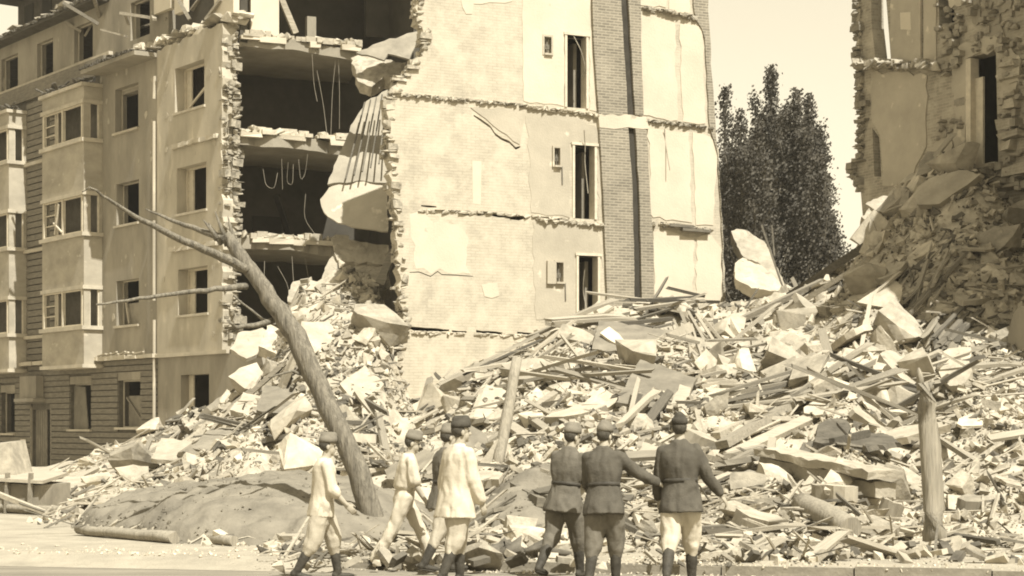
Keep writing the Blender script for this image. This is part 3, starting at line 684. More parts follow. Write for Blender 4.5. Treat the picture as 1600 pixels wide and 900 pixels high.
skin([(640, 335), (650, 420), (735, 428), (725, 360), (690, 345)], 'white', y=-.006, amp=.12)
skin([(752, 445), (757, 463), (768, 466), (780, 462), (777, 442)], 'white', y=-.02, amp=.03)
skin([(720, -70), (722, 10), (728, 22), (737, 22), (740, 6), (800, 2), (812, -70)], 'white', y=-.02, amp=.06)
skin([(735, 168), (770, 196), (812, 226), (822, 170)], 'cream', y=-.03, amp=.03)
skin([(998, 22), (1003, 180), (1058, 188), (1054, 36), (1030, 28)], 'white', y=-.03); skin([(1062, 38), (1066, 190), (1102, 193), (1098, 62), (1096, 42)], 'white', y=-.03)
skin([(1012, 200), (1017, 335), (1020, 340), (1081, 348), (1077, 206), (1040, 202)], 'white', y=-.03); skin([(1082, 207), (1087, 352), (1114, 352), (1122, 232), (1110, 214)], 'white', y=-.03)
skin([(1020, 362), (1022, 500), (1082, 500), (1084, 372), (1050, 362)], 'white', y=-.03); skin([(1088, 372), (1086, 500), (1124, 500), (1128, 390), (1110, 366)], 'white', y=-.03)
skin([(998, -70), (998, 8), (1040, 12), (1040, -70)], 'white', y=-.03); skin([(1045, -70), (1045, 16), (1076, 26), (1076, -70)], 'white', y=-.03)
# bare brick breast with the open flue down its middle
a = [(922, -70), (925, 60), (933, 180), (940, 300), (944, 400), (948, 540)]; fl = [(966, -70), (968, 0), (974, 100), (980, 180)]; fr_ = [(977, -70), (979, 0), (985, 100), (990, 180)]
fl2 = [(979, 200), (986, 300), (988, 400), (990, 540)]; fr2 = [(990, 200), (996, 300), (999, 400), (1001, 540)]; e = [(997, -70), (1000, 100), (1004, 185), (1013, 300), (1019, 400), (1021, 540)]
def br(pts, step=.3, amp=.012): return MB().poly(jag([pu(*p) for p in pts], step, amp, True), [], -.10, -.001).build('chimney_breast', M['brick_bare'], P, PW)
br(a[:3] + [(978, 180)] + fl[:3][::-1]); br(fr_[:3] + [(990, 180), (1003, 182)] + e[:2][::-1]); br([(934, 200)] + a[3:] + fl2[::-1]); br(fr2 + e[3:][::-1] + [(1008, 204)])
skin([(932, 179), (934, 200), (1012, 202), (1006, 183)], 'white', y=-.11, amp=.04, name='floor_band')
MB().poly([pu(*p) for p in fl + fl2 + fr2[::-1] + fr_[::-1]], [], -.012, -.002).build('flue', M['soot_and_shade'], P, PW)
MB().poly(jag([pu(*p) for p in ((1079, -70), (1084, 20), (1100, 60), (1108, 200), (1120, 240), (1127, 370), (1130, 540), (1133, 540), (1128, 370), (1117, 200), (1109, 100), (1103, -68))], .25, .03, True), [], -.05, -.001).build('end_pier', M['brick_bare'], P, PW)
# torn ledges where the floors were
def ledge(pts, n, dep, m='brick_edge', h=.1):
    mb = MB()
    for i in range(len(pts) - 1):
        (xa, ya), (xb, yb) = pts[i], pts[i + 1]
        for k in range(int(n * (xb - xa) / 100)):
            t = random.random(); q = pu(xa + (xb - xa) * t, ya + (yb - ya) * t); w = random.uniform(.06, .22); d = random.uniform(.3, 1) * dep; hh = random.uniform(.4, 1) * h
            mb.lump((q[0], -d, q[1] - hh / 2 + random.uniform(-.06, .05)), (q[0] + w * 1.3, .08, q[1] + hh / 2))
    return tag(mb.build('broken_ledge', M[m], P, PW), kind='stuff')
ledge([(612, 146), (690, 153), (820, 164)], 46, .10); ledge([(820, 166), (880, 172), (935, 182)], 60, .13, 'chunk_pale', .14); ledge([(1000, 12), (1040, 18), (1085, 28)], 60, .16, 'brick_edge', .13)
ledge([(1005, 188), (1060, 193), (1110, 201)], 50, .13); ledge([(1015, 350), (1060, 353), (1112, 361)], 55, .16, 'brick_edge', .13); ledge([(640, 328), (750, 331), (890, 343)], 30, .07, 'chunk_pale', .09)
ledge([(835, 343), (900, 348), (945, 352)], 50, .12, 'chunk_pale', .13); ledge([(630, 518), (740, 522), (850, 524)], 25, .07, 'chunk_pale', .08)
for (xa, xb, y) in ((1042, 1080, 352), (1062, 1106, 359)):
    q = pu(xa, y); q2 = pu(xb, y + 3); MB().beam((q[0], -.12, q[1]), (q2[0], -.1, q2[1]), .12, .08).build('joist_stub', M['wood_dark'], P, PW)
# toothed left edge
Lz = sorted([(pu(*p)[1], pu(*p)[0]) for p in left])
def pw_edge(z):
    for (a1, b1) in zip(Lz, Lz[1:]):
        if a1[0] <= z <= b1[0]: return a1[1] + (b1[1] - a1[1]) * (z - a1[0]) / max(1e-6, b1[0] - a1[0])
    return Lz[-1][1]
torn(pu(612, 650)[1], pu(651, -60)[1], pw_edge, (-.03, .16), PW, P, .2, 'brick_edge', -1)
for w in ([(898, 55), (908, 80), (914, 105), (913, 120)], [(908, 205), (914, 230), (915, 250), (918, 300)], [(910, 420), (912, 440), (915, 455), (914, 490)], [(1020, 140), (1032, 140), (1033, 180)], [(1036, 202), (1042, 222), (1044, 268)]):
    wire('hanging_wire', w, P, PW, .014, -.06)
# ------------------------------------------------------------------ ruin on the right
Q = empty('ruined_house', RW, 'shaded ruin at the right edge with torn floors and an empty window', 'building')
def ru(px, py, off=0): return uv(RW, px, py, off)
edge = [(1345, 300), (1330, 268), (1344, 246), (1345, 180), (1341, 100), (1337, -80)]
o1 = jag([ru(*p) for p in edge], .14, .08)
hl = [[ru(*p) for p in ((1368, 92), (1362, 40), (1360, -60), (1372, -60), (1384, -10), (1392, 92))],
      [ru(*p) for p in ((1366, 276), (1363, 200), (1374, 215), (1377, 276))],
      [ru(*p) for p in ((1512, 262), (1510, 92), (1556, 78), (1560, 262))], [ru(*p) for p in ((1468, 62), (1466, -60), (1490, -60), (1492, 52))],
      jag([ru(*p) for p in ((1405, 400), (1400, 325), (1430, 308), (1466, 318), (1470, 395))], .2, .1, True)]
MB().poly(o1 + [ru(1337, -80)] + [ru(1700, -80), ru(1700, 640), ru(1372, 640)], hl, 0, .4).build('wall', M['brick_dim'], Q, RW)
def rskin(pts, m, y=-.03, step=.25, amp=.05, name='plaster_panel', holes=()): return MB().poly(jag([ru(*p) for p in pts], step, amp, True), list(holes), y, -.001).build(name, M[m], Q, RW)
rskin([(1394, -70), (1392, 60), (1394, 92), (1438, 96), (1438, -70)], 'cream', amp=.015); rskin([(1444, -70), (1444, 94), (1464, 98), (1463, -70)], 'cream', amp=.02)
rskin([(1408, 20), (1409, 46), (1425, 47), (1424, 19)], 'white', y=-.036, amp=.01)
MB().beam((ru(1441, 0)[0], -.06, ru(1441, -60)[1]), (ru(1441, 0)[0], -.06, ru(1441, 95)[1]), .05, .06).build('pipe', M['trim'], Q, RW)
rskin([(1362, 114), (1364, 190), (1378, 215), (1380, 290), (1420, 290), (1448, 230), (1450, 118), (1400, 112)], 'cream', amp=.06)
m = MB()
for k in range(46):
    x = random.uniform(1345, 1466); q = ru(x, 101 + (x - 1345) * .02); m.lump((q[0], -random.uniform(.1, .5), q[1] - random.uniform(.05, .2)), (q[0] + random.uniform(.1, .4), .12, q[1] + random.uniform(.02, .16)))
tag(m.build('torn_floor', M['brick_edge'], Q, RW), kind='stuff')
Ez = sorted([(ru(*p)[1], ru(*p)[0]) for p in edge])
def rw_edge(z):
    for (a1, b1) in zip(Ez, Ez[1:]):
        if a1[0] <= z <= b1[0]: return a1[1] + (b1[1] - a1[1]) * (z - a1[0]) / max(1e-6, b1[0] - a1[0])
    return Ez[-1][1]
torn(ru(1345, 300)[1], ru(1338, -70)[1], rw_edge, (-.08, .12), RW, Q, .25, 'brick_dim', -1)
torn(ru(1345, 300)[1], ru(1338, -70)[1], lambda z: rw_edge(z) + .15, (-.14,), RW, Q, .3, 'chunk_mid', 1)
m = MB(); h3 = [ru(1512, 262), ru(1558, 80)]
m.box((h3[0][0], -.06, h3[0][1]), (h3[0][0] + .18, .2, h3[1][1])); m.box((h3[0][0] - .25, -.10, h3[0][1] - .12), (h3[1][0], .1, h3[0][1])); m.box((h3[0][0] + .18, .1, h3[0][1]), (h3[0][0] + .45, .16, h3[1][1] - .5))
m.build('window_frame', M['frame'], Q, RW)
rskin([(1484, 90), (1500, 72), (1568, 45), (1568, 78), (1512, 92), (1508, 268), (1490, 270), (1496, 180)], 'cream', y=-.045, amp=.1)
# courses left standing beside the window, spalled lumps, remains of plaster
for k in range(9):
    q = ru(1568 + random.uniform(-4, 10), 100 + k * 24 + random.uniform(-8, 8)); MB().jbox((q[0], -.16 - random.uniform(0, .08), q[1]), (q[0] + random.uniform(.4, .9), .0, q[1] + random.uniform(.12, .26)), .05).build('stone_course', M['brick_dim'], Q, RW)
m = MB()
for k in range(520):
    x = random.uniform(1466, 1610); y = random.uniform(-60, 340)
    if 1506 < x < 1562 and 84 < y < 262: continue
    if nz(x * .02, y * .02, 1.0, 6) < -.12: continue
    q = ru(x, y); w = random.uniform(.06, .3); (m.lump if k % 4 else m.box)((q[0], -random.uniform(.03, .26), q[1]), (q[0] + w, .08, q[1] + random.uniform(.05, .2)))
tag(m.build('spalled_masonry', M['chunk_mid'], Q, RW), kind='stuff')
for k in range(16):
    x = random.uniform(1475, 1590); y = random.uniform(-30, 300); r_ = random.uniform(9, 24); ph = random.uniform(0, 6)
    if 1490 < x < 1576 and 50 < y < 290: continue
    rskin([(x + r_ * math.cos(-t * .7) * random.uniform(.5, 1.1), y + r_ * 1.5 * math.sin(-t * .7) * random.uniform(.5, 1.1)) for t in range(9)], random.choice(('plaster', 'cream')), y=-.03 - .004 * k, step=.1, amp=.06)
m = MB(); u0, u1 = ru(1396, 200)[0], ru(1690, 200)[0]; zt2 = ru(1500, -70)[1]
m.box((u0, 3.0, 0), (u1, 3.2, zt2)); m.box((u0 - .2, .42, 0), (u0, 3.2, zt2)); m.box((u0, .42, zt2), (u1, 3.2, zt2 + .2)); m.box((u1, .42, 0), (u1 + .2, 3.2, zt2)); m.build('dark_box', M['dark'], Q, RW)  # dark box added so the window and cavity look unlit
# unseen wing added beyond the frame to cast shade on the right heap
m = MB(); m.prism([(12.5, 43.0, -.2), (10.75, 35.0, -.2), (16, 33.5, -.2), (20, 42, -.2)], (0, 0, 15)); m.build('shade_wing', M['plaster'], Q)
R2 = frame(9.95, 36.0, math.atan2(-0.9, 0.43))
def r2(px, py): return uv(R2, px, py)
MB().poly(jag([r2(*p) for p in ((1566, 720), (1572, 640), (1570, 560), (1580, 500), (1592, 478))], .15, .07) + [r2(1680, 470), r2(1680, 720)], [], 0, .35).build('wall_stump', M['plaster'], Q, R2)
MB().poly(jag([r2(*p) for p in ((1530, 700), (1534, 600), (1528, 540), (1540, 505), (1552, 520), (1556, 700))], .15, .05), [], .3, .6).build('wall_stump', M['dark2'], Q, R2)  # dark sheet standing in for the shaded gap beside the stump
# ------------------------------------------------------------------ poplars beyond the gap
def poplar(px, ptop, Y, rad, label, seed, n=5200, bulge=.35):
    rng = random.Random(seed); base = at(px, HOR, Y); base.z = 0; Ht = cz(ptop, Y)
    T = empty('poplar_tree', Matrix.Translation(base), label, 'tree', 'poplars behind the ruins')
    tr = MB().tube([(0, 0, 0), (.05, 0, Ht * .3), (0, .05, Ht * .6), (0, 0, Ht * .95)], [.32, .25, .14, .03], 8)
    limbs = []
    for k in range(48):
        z0 = Ht * rng.uniform(.08, .8); a = rng.uniform(0, 6.28); f = z0 / Ht
        w = rad * (min(1, .45 + f * 2.0) * (1 - max(0, f - bulge) / (1.02 - bulge)) ** 1.15); L = rng.uniform(1.6, 3.4) * (1 - f * .45)
        tip = Vector((math.cos(a) * w, math.sin(a) * w, z0 + L)); mid = tip * .55 + Vector((0, 0, z0)) * .45; mid.z = z0 + L * .35
        st = Vector((0, 0, z0)); tr.tube([st, mid, tip], [.06, .045, .015], 5); limbs.append((st, mid, tip))
    limbs += [(Vector((0, 0, Ht * .7)), Vector((0, 0, Ht * .85)), Vector((0, 0, Ht * .985)))] * 3
    tr.build('trunk', M['bark'], T, Matrix.Translation(base))
    V = []; F = []
    for k in range(int(n * 3.4)):
        st, mid, tip = rng.choice(limbs); t = rng.random() ** .85
        p = st.lerp(mid, t * 2) if t < .5 else mid.lerp(tip, t * 2 - 1)
        sp = .62 * (1.1 - t * .6) * (1.1 - .5 * p.z / Ht)
        p = p + Vector((rng.gauss(0, sp * .6), rng.gauss(0, sp * .6), rng.gauss(0, sp)))
        if p.z > Ht: continue
        sz = rng.uniform(.04, .10); n1 = Vector((rng.gauss(0, 1), rng.gauss(0, 1), rng.gauss(0, .6))).normalized(); n2 = n1.orthogonal().normalized(); n3 = n1.cross(n2); i = len(V)
        V += [p - n2 * sz, p - n3 * sz * .6, p + n2 * sz, p + n3 * sz * .6]; F.append((i, i + 1, i + 2, i + 3))
    obj('crown', mesh(V, F, 'crown'), M['leaf'], T, Matrix.Translation(base))
poplar(1133, 130, 74, 1.2, 'slim dark poplar close beside the end of the party wall', 1, 5200)
poplar(1157, 168, 71, 1.9, 'shorter dark poplar, second from the party wall', 2, 4600)
poplar(1205, 99, 76, 2.5, 'tallest dark poplar with its pointed top above the others', 3, 11000)
poplar(1243, 136, 73, 2.3, 'dark poplar just right of the tallest one', 4, 9500)
poplar(1264, 146, 75, 1.9, 'dark poplar on the right side of the clump against the sky', 5, 9000, .3)
poplar(1280, 240, 70, 1.15, 'low dark poplar at the right foot of the clump', 6, 4200, .3)
poplar(1183, 185, 69, 1.6, 'low dark poplar filling the gap left of the tallest one', 8, 4200, .4)
# ------------------------------------------------------------------ rubble pieces
rng = random.Random(21)
def chunk_mesh(k):
    bm = bmesh.new(); d = (1, rng.uniform(.55, .95), rng.uniform(.4, .8))
    for i in range(13):
        v = Vector([rng.uniform(-1, 1) for _ in range(3)]); mx = max(abs(c) for c in v); v = v / mx * rng.uniform(.8, 1.0)
        bm.verts.new((v.x * .5 * d[0], v.y * .5 * d[1], v.z * .5 * d[2]))
    bmesh.ops.convex_hull(bm, input=bm.verts[:]); 
    for v in [v for v in bm.verts if not v.link_faces]: bm.verts.remove(v)
    bmesh.ops.triangulate(bm, faces=bm.faces[:]); bmesh.ops.subdivide_edges(bm, edges=bm.edges[:], cuts=1, use_grid_fill=True)
    for v in bm.verts: v.co += noise.noise_vector(v.co * 5.1 + Vector((k * 5.0, 0, 0))) * .05
    return from_bm(bm, 'masonry_chunk')
def plank_mesh(k):
    n = 4; m = MB(); vs = []; fs = []
    for i in range(n + 1):
        x = -.5 + i / n; e = i in (0, n)
        for (y, z) in ((-.5, -.5), (.5, -.5), (.5, .5), (-.5, .5)):
            vs.append(Vector((x + (rng.uniform(-.07, .07) if e else 0), y * (rng.uniform(.4, 1) if e and rng.random() < .6 else rng.uniform(.92, 1.05)), z * rng.uniform(.9, 1.08) + (.25 * math.sin(k + x * 2)))))
    for i in range(n):
        for q in range(4): fs.append((i * 4 + q, i * 4 + (q + 1) % 4, i * 4 + 4 + (q + 1) % 4, i * 4 + 4 + q))
    fs += [(0, 3, 2, 1), (n * 4, n * 4 + 1, n * 4 + 2, n * 4 + 3)]
    m.add(vs, fs); me = mesh(m.v, m.f, 'broken_plank'); bm = bmesh.new(); bm.from_mesh(me); return from_bm(bm, 'broken_plank')
def slab_mesh(k):
    n = rng.randint(9, 14); pts = []
    for i in range(n):
        a = 2 * math.pi * (i + rng.uniform(-.3, .3)) / n; r = rng.uniform(.38, .56); pts.append(Vector((math.cos(a) * r, math.sin(a) * r * .75, 0)))
    m = MB().prism(pts, (0, 0, .09)); me = mesh(m.v, m.f, 'slab'); bm = bmesh.new(); bm.from_mesh(me); bmesh.ops.triangulate(bm, faces=bm.faces[:])
    bmesh.ops.subdivide_edges(bm, edges=[e for e in bm.edges if e.calc_length() > .35], cuts=1)
    for v in bm.verts: nv_ = noise.noise_vector(v.co * 5 + Vector((k * 3.0, 0, 0))); v.co += Vector((nv_.x * .03, nv_.y * .03, nv_.z * .012))
    return from_bm(bm, 'fallen_slab')
def variants(fn, n, mats):
    out = []
    for k in range(n):
        me = fn(k)
        for mt in mats:
            c = me.copy(); c.materials.append(M[mt]); out.append(c)
    return out
def bit_mesh(k):
    bm = bmesh.new()
    for i in range(9): bm.verts.new([rng.uniform(-.5, .5) for _ in range(3)])
    bmesh.ops.convex_hull(bm, input=bm.verts[:])
    for v in [v for v in bm.verts if not v.link_faces]: bm.verts.remove(v)
    return from_bm(bm, 'bit')
bitsA = [bit_mesh(k) for k in range(9)]
chunksA = variants(chunk_mesh, 7, ['chunk_pale', 'chunk_pale', 'chunk_mid']); planksA = variants(plank_mesh, 5, ['wood', 'wood_pale', 'wood', 'wood_pale', 'wood_dark']); slabsA = variants(slab_mesh, 6, ['plaster_slab', 'slab_grey', 'chunk_pale', 'concrete'])
def zone(px):
    if px < 440: return 0
    if px < 640: return 1
    if px < 880: return 2
    if px < 1180: return 3
    return 4
ZN = ['on the rubble slope under the grey facade', 'in the rubble behind the leaning tree', 'on the slope before the whitewashed wall', 'in the timber heap below the bare brick', 'in the right heap under the shaded ruin']
LM = [(500, 790, 'the leftmost man'), (630, 770, 'the striding man'), (712, 770, 'the smocked man'), (886, 770, 'the worn grey tunic'), (945, 780, 'the arm-stretching man'), (1065, 770, 'the rightmost man'), (440, 500, 'the upper leaning trunk'), (545, 710, 'the lower leaning trunk'),
      (790, 650, 'the leaning wooden post'), (1455, 720, 'the thick upright post'), (890, 612, 'the round diagonal timber'), (1020, 605, 'the brown boarded panel'), (1095, 540, 'the fan of laths'), (1300, 745, 'the fallen stone cornice'), (1290, 820, 'the fallen log'), (1300, 675, 'the dark rounded slab'),
      (1210, 655, 'the broad grey beam'), (1225, 580, 'the steep dark beam'), (1290, 430, 'the long dark beam'), (1180, 410, 'the upright concrete slab'), (1525, 450, 'the big jutting sheet'), (1525, 350, 'the steep weathered panel'), (1430, 350, 'the cavity of the ruin'), (1310, 580, 'the large white block'),
      (300, 620, 'the ground floor corner opening'), (120, 640, 'the boarded ground floor window'), (62, 690, 'the entrance door'), (370, 770, 'the earth mound'), (200, 840, 'the long peeled log'), (35, 770, 'the shed wreck'), (640, 590, 'the foot of the wall edge'), (820, 540, 'the middle of the wall foot'),
      (920, 480, 'the lowest doorway'), (1080, 480, 'the end of the party wall'), (1240, 530, 'the high pale block'), (560, 570, 'the wall stump in the bay'), (1140, 820, 'the kerb right of the men'), (1550, 800, 'the right end of the kerb'), (810, 860, 'the dark rag'), (330, 690, 'the buckled grey sheet'), (1570, 600, 'the grey wall stump')]
def where(px, py):
    d, x, y, nm = min((((px - a) ** 2 + (py - b) ** 2) ** .5, a, b, c) for a, b, c in LM); dx, dy = px - x, py - y
    far = 'close ' if d < 32 else ''
    if abs(dx) > 1.4 * abs(dy): return far + ('right of ' if dx > 0 else 'left of ') + nm
    return far + ('below ' if dy > 0 else 'above ') + nm
def scr(p): return 800 + FPX * p.x / p.y, HOR - (p.z - CZ) * FPX / p.y
def normal(X, Y):
    e = .25; return Vector((terr(X - e, Y, False) - terr(X + e, Y, False), terr(X, Y - e, False) - terr(X, Y + e, False), 2 * e)).normalized()
def pick(near=.05, seed=4.0):
    """random place on the rubble, evenly over the picture"""
    for _ in range(60):
        px = rng.uniform(70, 1720); py = rng.uniform(430 if px < 1330 else 235, 880); p = hit(px, py)
        if p.y > 56 or p.y < 20: continue
        h = terr(p.x, p.y, False)
        if h <= 0.0 and p.y > 25.8 and px > 420: continue
        if px < 440 and p.y < (29 if px < 200 else 27) and not is_earth(p.x, p.y): continue
        if is_earth(p.x, p.y, 1.0) and rng.random() < .985: continue
        if rng.random() > near + (1 - near) * min(1, max(0, .45 + 2.4 * nz(p.x, p.y, .5, seed))): continue
        return px, p
    return 900, hit(900, 700)
def pose(p, size, tilt=.5, lift=.0, flat=True, yaw=None):
    n = normal(p.x, p.y) if flat else Vector((0, 0, 1))
    n = (n + Vector((rng.gauss(0, tilt), rng.gauss(0, tilt), 0))).normalized()
    q = n.to_track_quat('Z', 'Y').to_matrix().to_4x4() @ Matrix.Rotation(rng.uniform(0, 6.28), 4, 'Z')
    if yaw is not None:
        xa = Vector((math.cos(yaw), math.sin(yaw), 0)); xa = (xa - n * xa.dot(n)).normalized(); q = Matrix((xa, n.cross(xa), n)).transposed().to_4x4()
    z = terr(p.x, p.y) + lift
    return Matrix.Translation((p.x, p.y, z)) @ q @ Matrix.Diagonal((size[0], size[1], size[2], 1))
def grain(p):
    """wreckage lies in sheaves: neighbouring timbers point roughly the same way"""
    return .7 + 1.5 * nz(p.x, p.y, .22, 30) + rng.gauss(0, .45)
def piece(name, me, mtx, label, cat, group):
    o = bpy.data.objects.new(name, me); COL.objects.link(o); o.matrix_world = mtx; return tag(o, label, cat, group)
for k in range(290):
    px, p = pick(); s = rng.choice((.24, .3, .36, .42, .55, .8, 1.1)) * (p.y / 36) ** 1.6 * rng.uniform(.8, 1.15); me = rng.choice(chunksA); pale = me.materials[0] == M['chunk_pale']
    piece('masonry_chunk', me, pose(p, (s, s, s), .5, s * .12), ('big ' if s > .62 else 'small ' if s < .3 else 'middling ') + ('pale' if pale else 'darker') + ' masonry chunk ' + where(*scr(p)), 'rubble', ('pale' if pale else 'darker') + ' masonry chunks ' + ZN[zone(px)])
for k in range(150):
    px, p = pick(.05, 14.)
    if zone(px) in (0, 1) and rng.random() < .45: px, p = pick()
    L = rng.choice((.7, 1.0, 1.3, 1.8, 2.4)) * rng.uniform(.8, 1.2) * (p.y / 38); w = rng.choice((.05, .08, .12, .18)); me = rng.choice(planksA); t = {'old_wood': 'grey', 'fresh_split_wood': 'pale split', 'charred_wood': 'dark charred'}[me.materials[0].name]
    piece('broken_plank', me, pose(p, (L, w, rng.uniform(.03, .07)), .3, .12, True, grain(p)), ('long ' if L > 1.7 else 'short ' if L < .9 else '') + ('wide ' if w > .1 else 'narrow ') + t + ' plank ' + where(*scr(p)), 'plank', t + ' planks ' + ZN[zone(px)])
BUN = [(700, 612), (735, 640), (775, 590), (840, 575), (870, 600), (905, 540), (930, 600), (985, 520), (1000, 660), (1040, 500), (1130, 610), (1150, 560), (1165, 660), (1195, 620), (1260, 630), (1330, 620), (1390, 560), (1430, 480), (1480, 520), (560, 660), (420, 690), (260, 705), (1400, 640), (1230, 720), (1120, 770), (960, 770), (1540, 600)]
for (bx_, by_) in BUN:
    c = hit(bx_, by_); g0 = grain(c) if rng.random() < .7 else rng.uniform(0, 3.1); nn = rng.randint(4, 7); L0 = rng.uniform(1.6, 3.4) * (c.y / 40); mt0 = rng.choice(planksA)
    for k in range(nn):
        p = Vector((c.x + rng.gauss(0, .4), c.y + rng.gauss(0, .5), 0)); me = mt0 if rng.random() < .6 else rng.choice(planksA); t = {'old_wood': 'grey', 'fresh_split_wood': 'pale split', 'charred_wood': 'dark charred'}[me.materials[0].name]
        L = L0 * rng.uniform(.6, 1.15); w = rng.choice((.06, .09, .13, .2)); wh = where(bx_, by_)
        piece('broken_plank', me, pose(p, (L, w, rng.uniform(.04, .09)), .16, .14 + .05 * k, True, g0 + rng.gauss(0, .18)), {'pale split': 'pale', 'dark charred': 'charred'}.get(t, t) + ' bundled plank ' + wh, 'plank', 'bundle of planks ' + wh)
SN = {'fallen_plaster': 'pale plastered', 'board_grey': 'flat grey', 'pale_masonry': 'pale stone', 'slab_concrete': 'light grey concrete'}
for k in range(100):
    px, p = pick(); s = rng.uniform(.5, 1.4) * (p.y / 40) ** 1.6; me = rng.choice(slabsA)
    piece('fallen_slab', me, pose(p, (s, s * rng.uniform(.6, 1), .55), .3, .06), ('large ' if s > 1.1 else '') + SN[me.materials[0].name] + ' slab ' + where(*scr(p)), 'slab', SN[me.materials[0].name] + ' slabs ' + ZN[zone(px)])
BIG = [(690, 640), (745, 700), (830, 590), (905, 650), (950, 540), (1045, 560), (1090, 690), (1145, 590), (1180, 530), (1200, 700), (1245, 560), (1270, 505), (1330, 530), (1345, 660), (1400, 610), (1420, 700), (1500, 620), (1520, 720), (1385, 430), (1450, 380), (1400, 330), (1480, 300), (1300, 800), (1180, 830), (1390, 820), (1520, 800), (560, 700), (500, 540), (440, 620), (330, 650), (280, 690), (200, 735), (130, 765), (640, 740), (760, 760)]
for k, (bx_, by_) in enumerate(BIG):
    c = hit(bx_ + rng.uniform(-8, 8), by_ + rng.uniform(-6, 6)); sz = rng.uniform(1.0, 2.1) * (c.y / 42) ** 1.3; me = rng.choice(slabsA)
    piece('fallen_slab', me, pose(c, (sz, sz * rng.uniform(.5, .9), rng.uniform(1.2, 2.6)), .26, .05), 'thick broad ' + SN[me.materials[0].name] + ' slab ' + where(bx_, by_), 'slab', 'thick slabs ' + ZN[zone(bx_)])
# everything finer than that, joined
PTS = {}
def quick(seed):
    """like pick, but jittered about cached points"""
    if seed not in PTS: PTS[seed] = [pick(.05 if seed != 22. else .5, seed) for _ in range(1500)]
    px, p = rng.choice(PTS[seed]); v = Vector((p.x + rng.gauss(0, .22), p.y + rng.gauss(0, .4), 0))
    if is_earth(v.x, v.y, .95) and rng.random() < .97: return quick(seed)
    v.z = p.z; return px, v
def stuff(name, n, kind, label, cat):
    V = []; F = []; mi = []
    for k in range(n):
        px, p = quick({'bits': 4., 'fines': 22., 'bricks': 9., 'sticks': 14., 'clods': 0}[kind]) if kind != 'clods' else (0, clod())
        if kind == 'bits':
            src = rng.choice(bitsA); s = rng.choice((.05, .06, .08, .10, .13, .18, .24)) * (p.y / 34); mt = pose(p, (s * rng.uniform(.8, 1.6), s, s), .7, s * .1); slot_ = rng.choice((0, 0, 0, 0, 0, 1, 1, 1, 2))
        elif kind in ('fines', 'clods'):
            src = rng.choice(bitsA); s = rng.uniform(.025, .06) * (p.y / 30) * (1.5 if kind == 'clods' and rng.random() < .15 else 1); mt = pose(p, (s * 1.3, s, s), .5, s * .15); slot_ = rng.choice((0, 0, 1, 1, 2))
        elif kind == 'bricks':
            src = BRK; mt = pose(p, (.25, .12, .07), .6, .04); slot_ = rng.choice((0, 1, 1, 2))
        else:
            L = rng.uniform(.3, 1.3); w = rng.uniform(.015, .05); src = rng.choice(planksA); mt = pose(p, (L, w, w * .8), .4, .08, True, grain(p)); slot_ = rng.choice((0, 1, 1, 2))
        b = len(V)
        for v in src.vertices: V.append(mt @ v.co)
        for q in src.polygons: F.append(tuple(b + i for i in q.vertices)); mi.append(slot_)
    me = mesh(V, F, name, False, mi)
    for q in ((('earth',) * 3) if kind == 'clods' else ('chunk_pale', 'chunk_mid', 'chunk_dark') if kind != 'sticks' else ('wood', 'wood_pale', 'wood_dark')): me.materials.append(M[q])
    return tag(obj(name, me), label, cat, None, 'stuff')
bb = MB().box((-.5, -.5, -.5), (.5, .5, .5)); BRK = mesh(bb.v, bb.f, 'brick')
def clod():
    while 1:
        v = Vector((rng.uniform(-8, 1.2), rng.uniform(23.5, 34), 0))
        if is_earth(v.x, v.y, 1.1): return v
stuff('earth_clods', 2600, 'clods', 'loose clods of earth scattered over the brown mound', 'earth')
stuff('plaster_fines', 22000, 'fines', 'crushed plaster and mortar grit lying between the larger rubble', 'grit')
stuff('brick_rubble', 8500, 'bits', 'fine pale stone and brick rubble covering the slopes', 'rubble')
stuff('loose_bricks', 2600, 'bricks', 'loose single bricks strewn over the rubble slopes', 'bricks')
stuff('splintered_laths', 1300, 'sticks', 'thin splintered laths and sticks strewn over the rubble', 'sticks')
V = []; F = []
for k in range(1500):
    sx = rng.uniform(-4, 16); d_ = abs(rng.gauss(0, .7)) - .5; c = Vector(kp(sx, d_, -.108 if d_ < -.16 else -.003)); z_ = rng.uniform(.008, .03); i = len(V); src = rng.choice(bitsA)
    for v in src.vertices: V.append(c + v.co * z_ * 2.2)
    for f_ in src.polygons: F.append(tuple(i + j for j in f_.vertices))
tag(obj('street_grit', mesh(V, F, 'grit'), M['chunk_pale']), 'small grit and pebbles scattered along the street edge', 'grit', None, 'stuff')
# ------------------------------------------------------------------ single large pieces of wreckage
ROUGH = {'white': .05, 'plaster_slab': .05, 'concrete': .05, 'chunk_pale': .07, 'chunk_mid': .07, 'chunk_dark': .04, 'slab_grey': .03, 'cream': .04, 'under': .04}
def roughen(me, amt, seed):
    bm = bmesh.new(); bm.from_mesh(me); bmesh.ops.triangulate(bm, faces=bm.faces[:])
    for L in (1.2, .6, .32, .2):
        es = [e for e in bm.edges if e.calc_length() > L]
        if es: bmesh.ops.subdivide_edges(bm, edges=es, cuts=1); bmesh.ops.triangulate(bm, faces=bm.faces[:])
    for v in bm.verts: v.co += noise.noise_vector(v.co * 2.2 + Vector((seed, 0, 0))) * amt * .5 + noise.noise_vector(v.co * 7 + Vector((seed, 0, 0))) * amt * .8
    bmesh.ops.recalc_face_normals(bm, faces=bm.faces[:]); bm.to_mesh(me); bm.free()
def thin(m, th): return min(ROUGH.get(m, 0), th * .22)
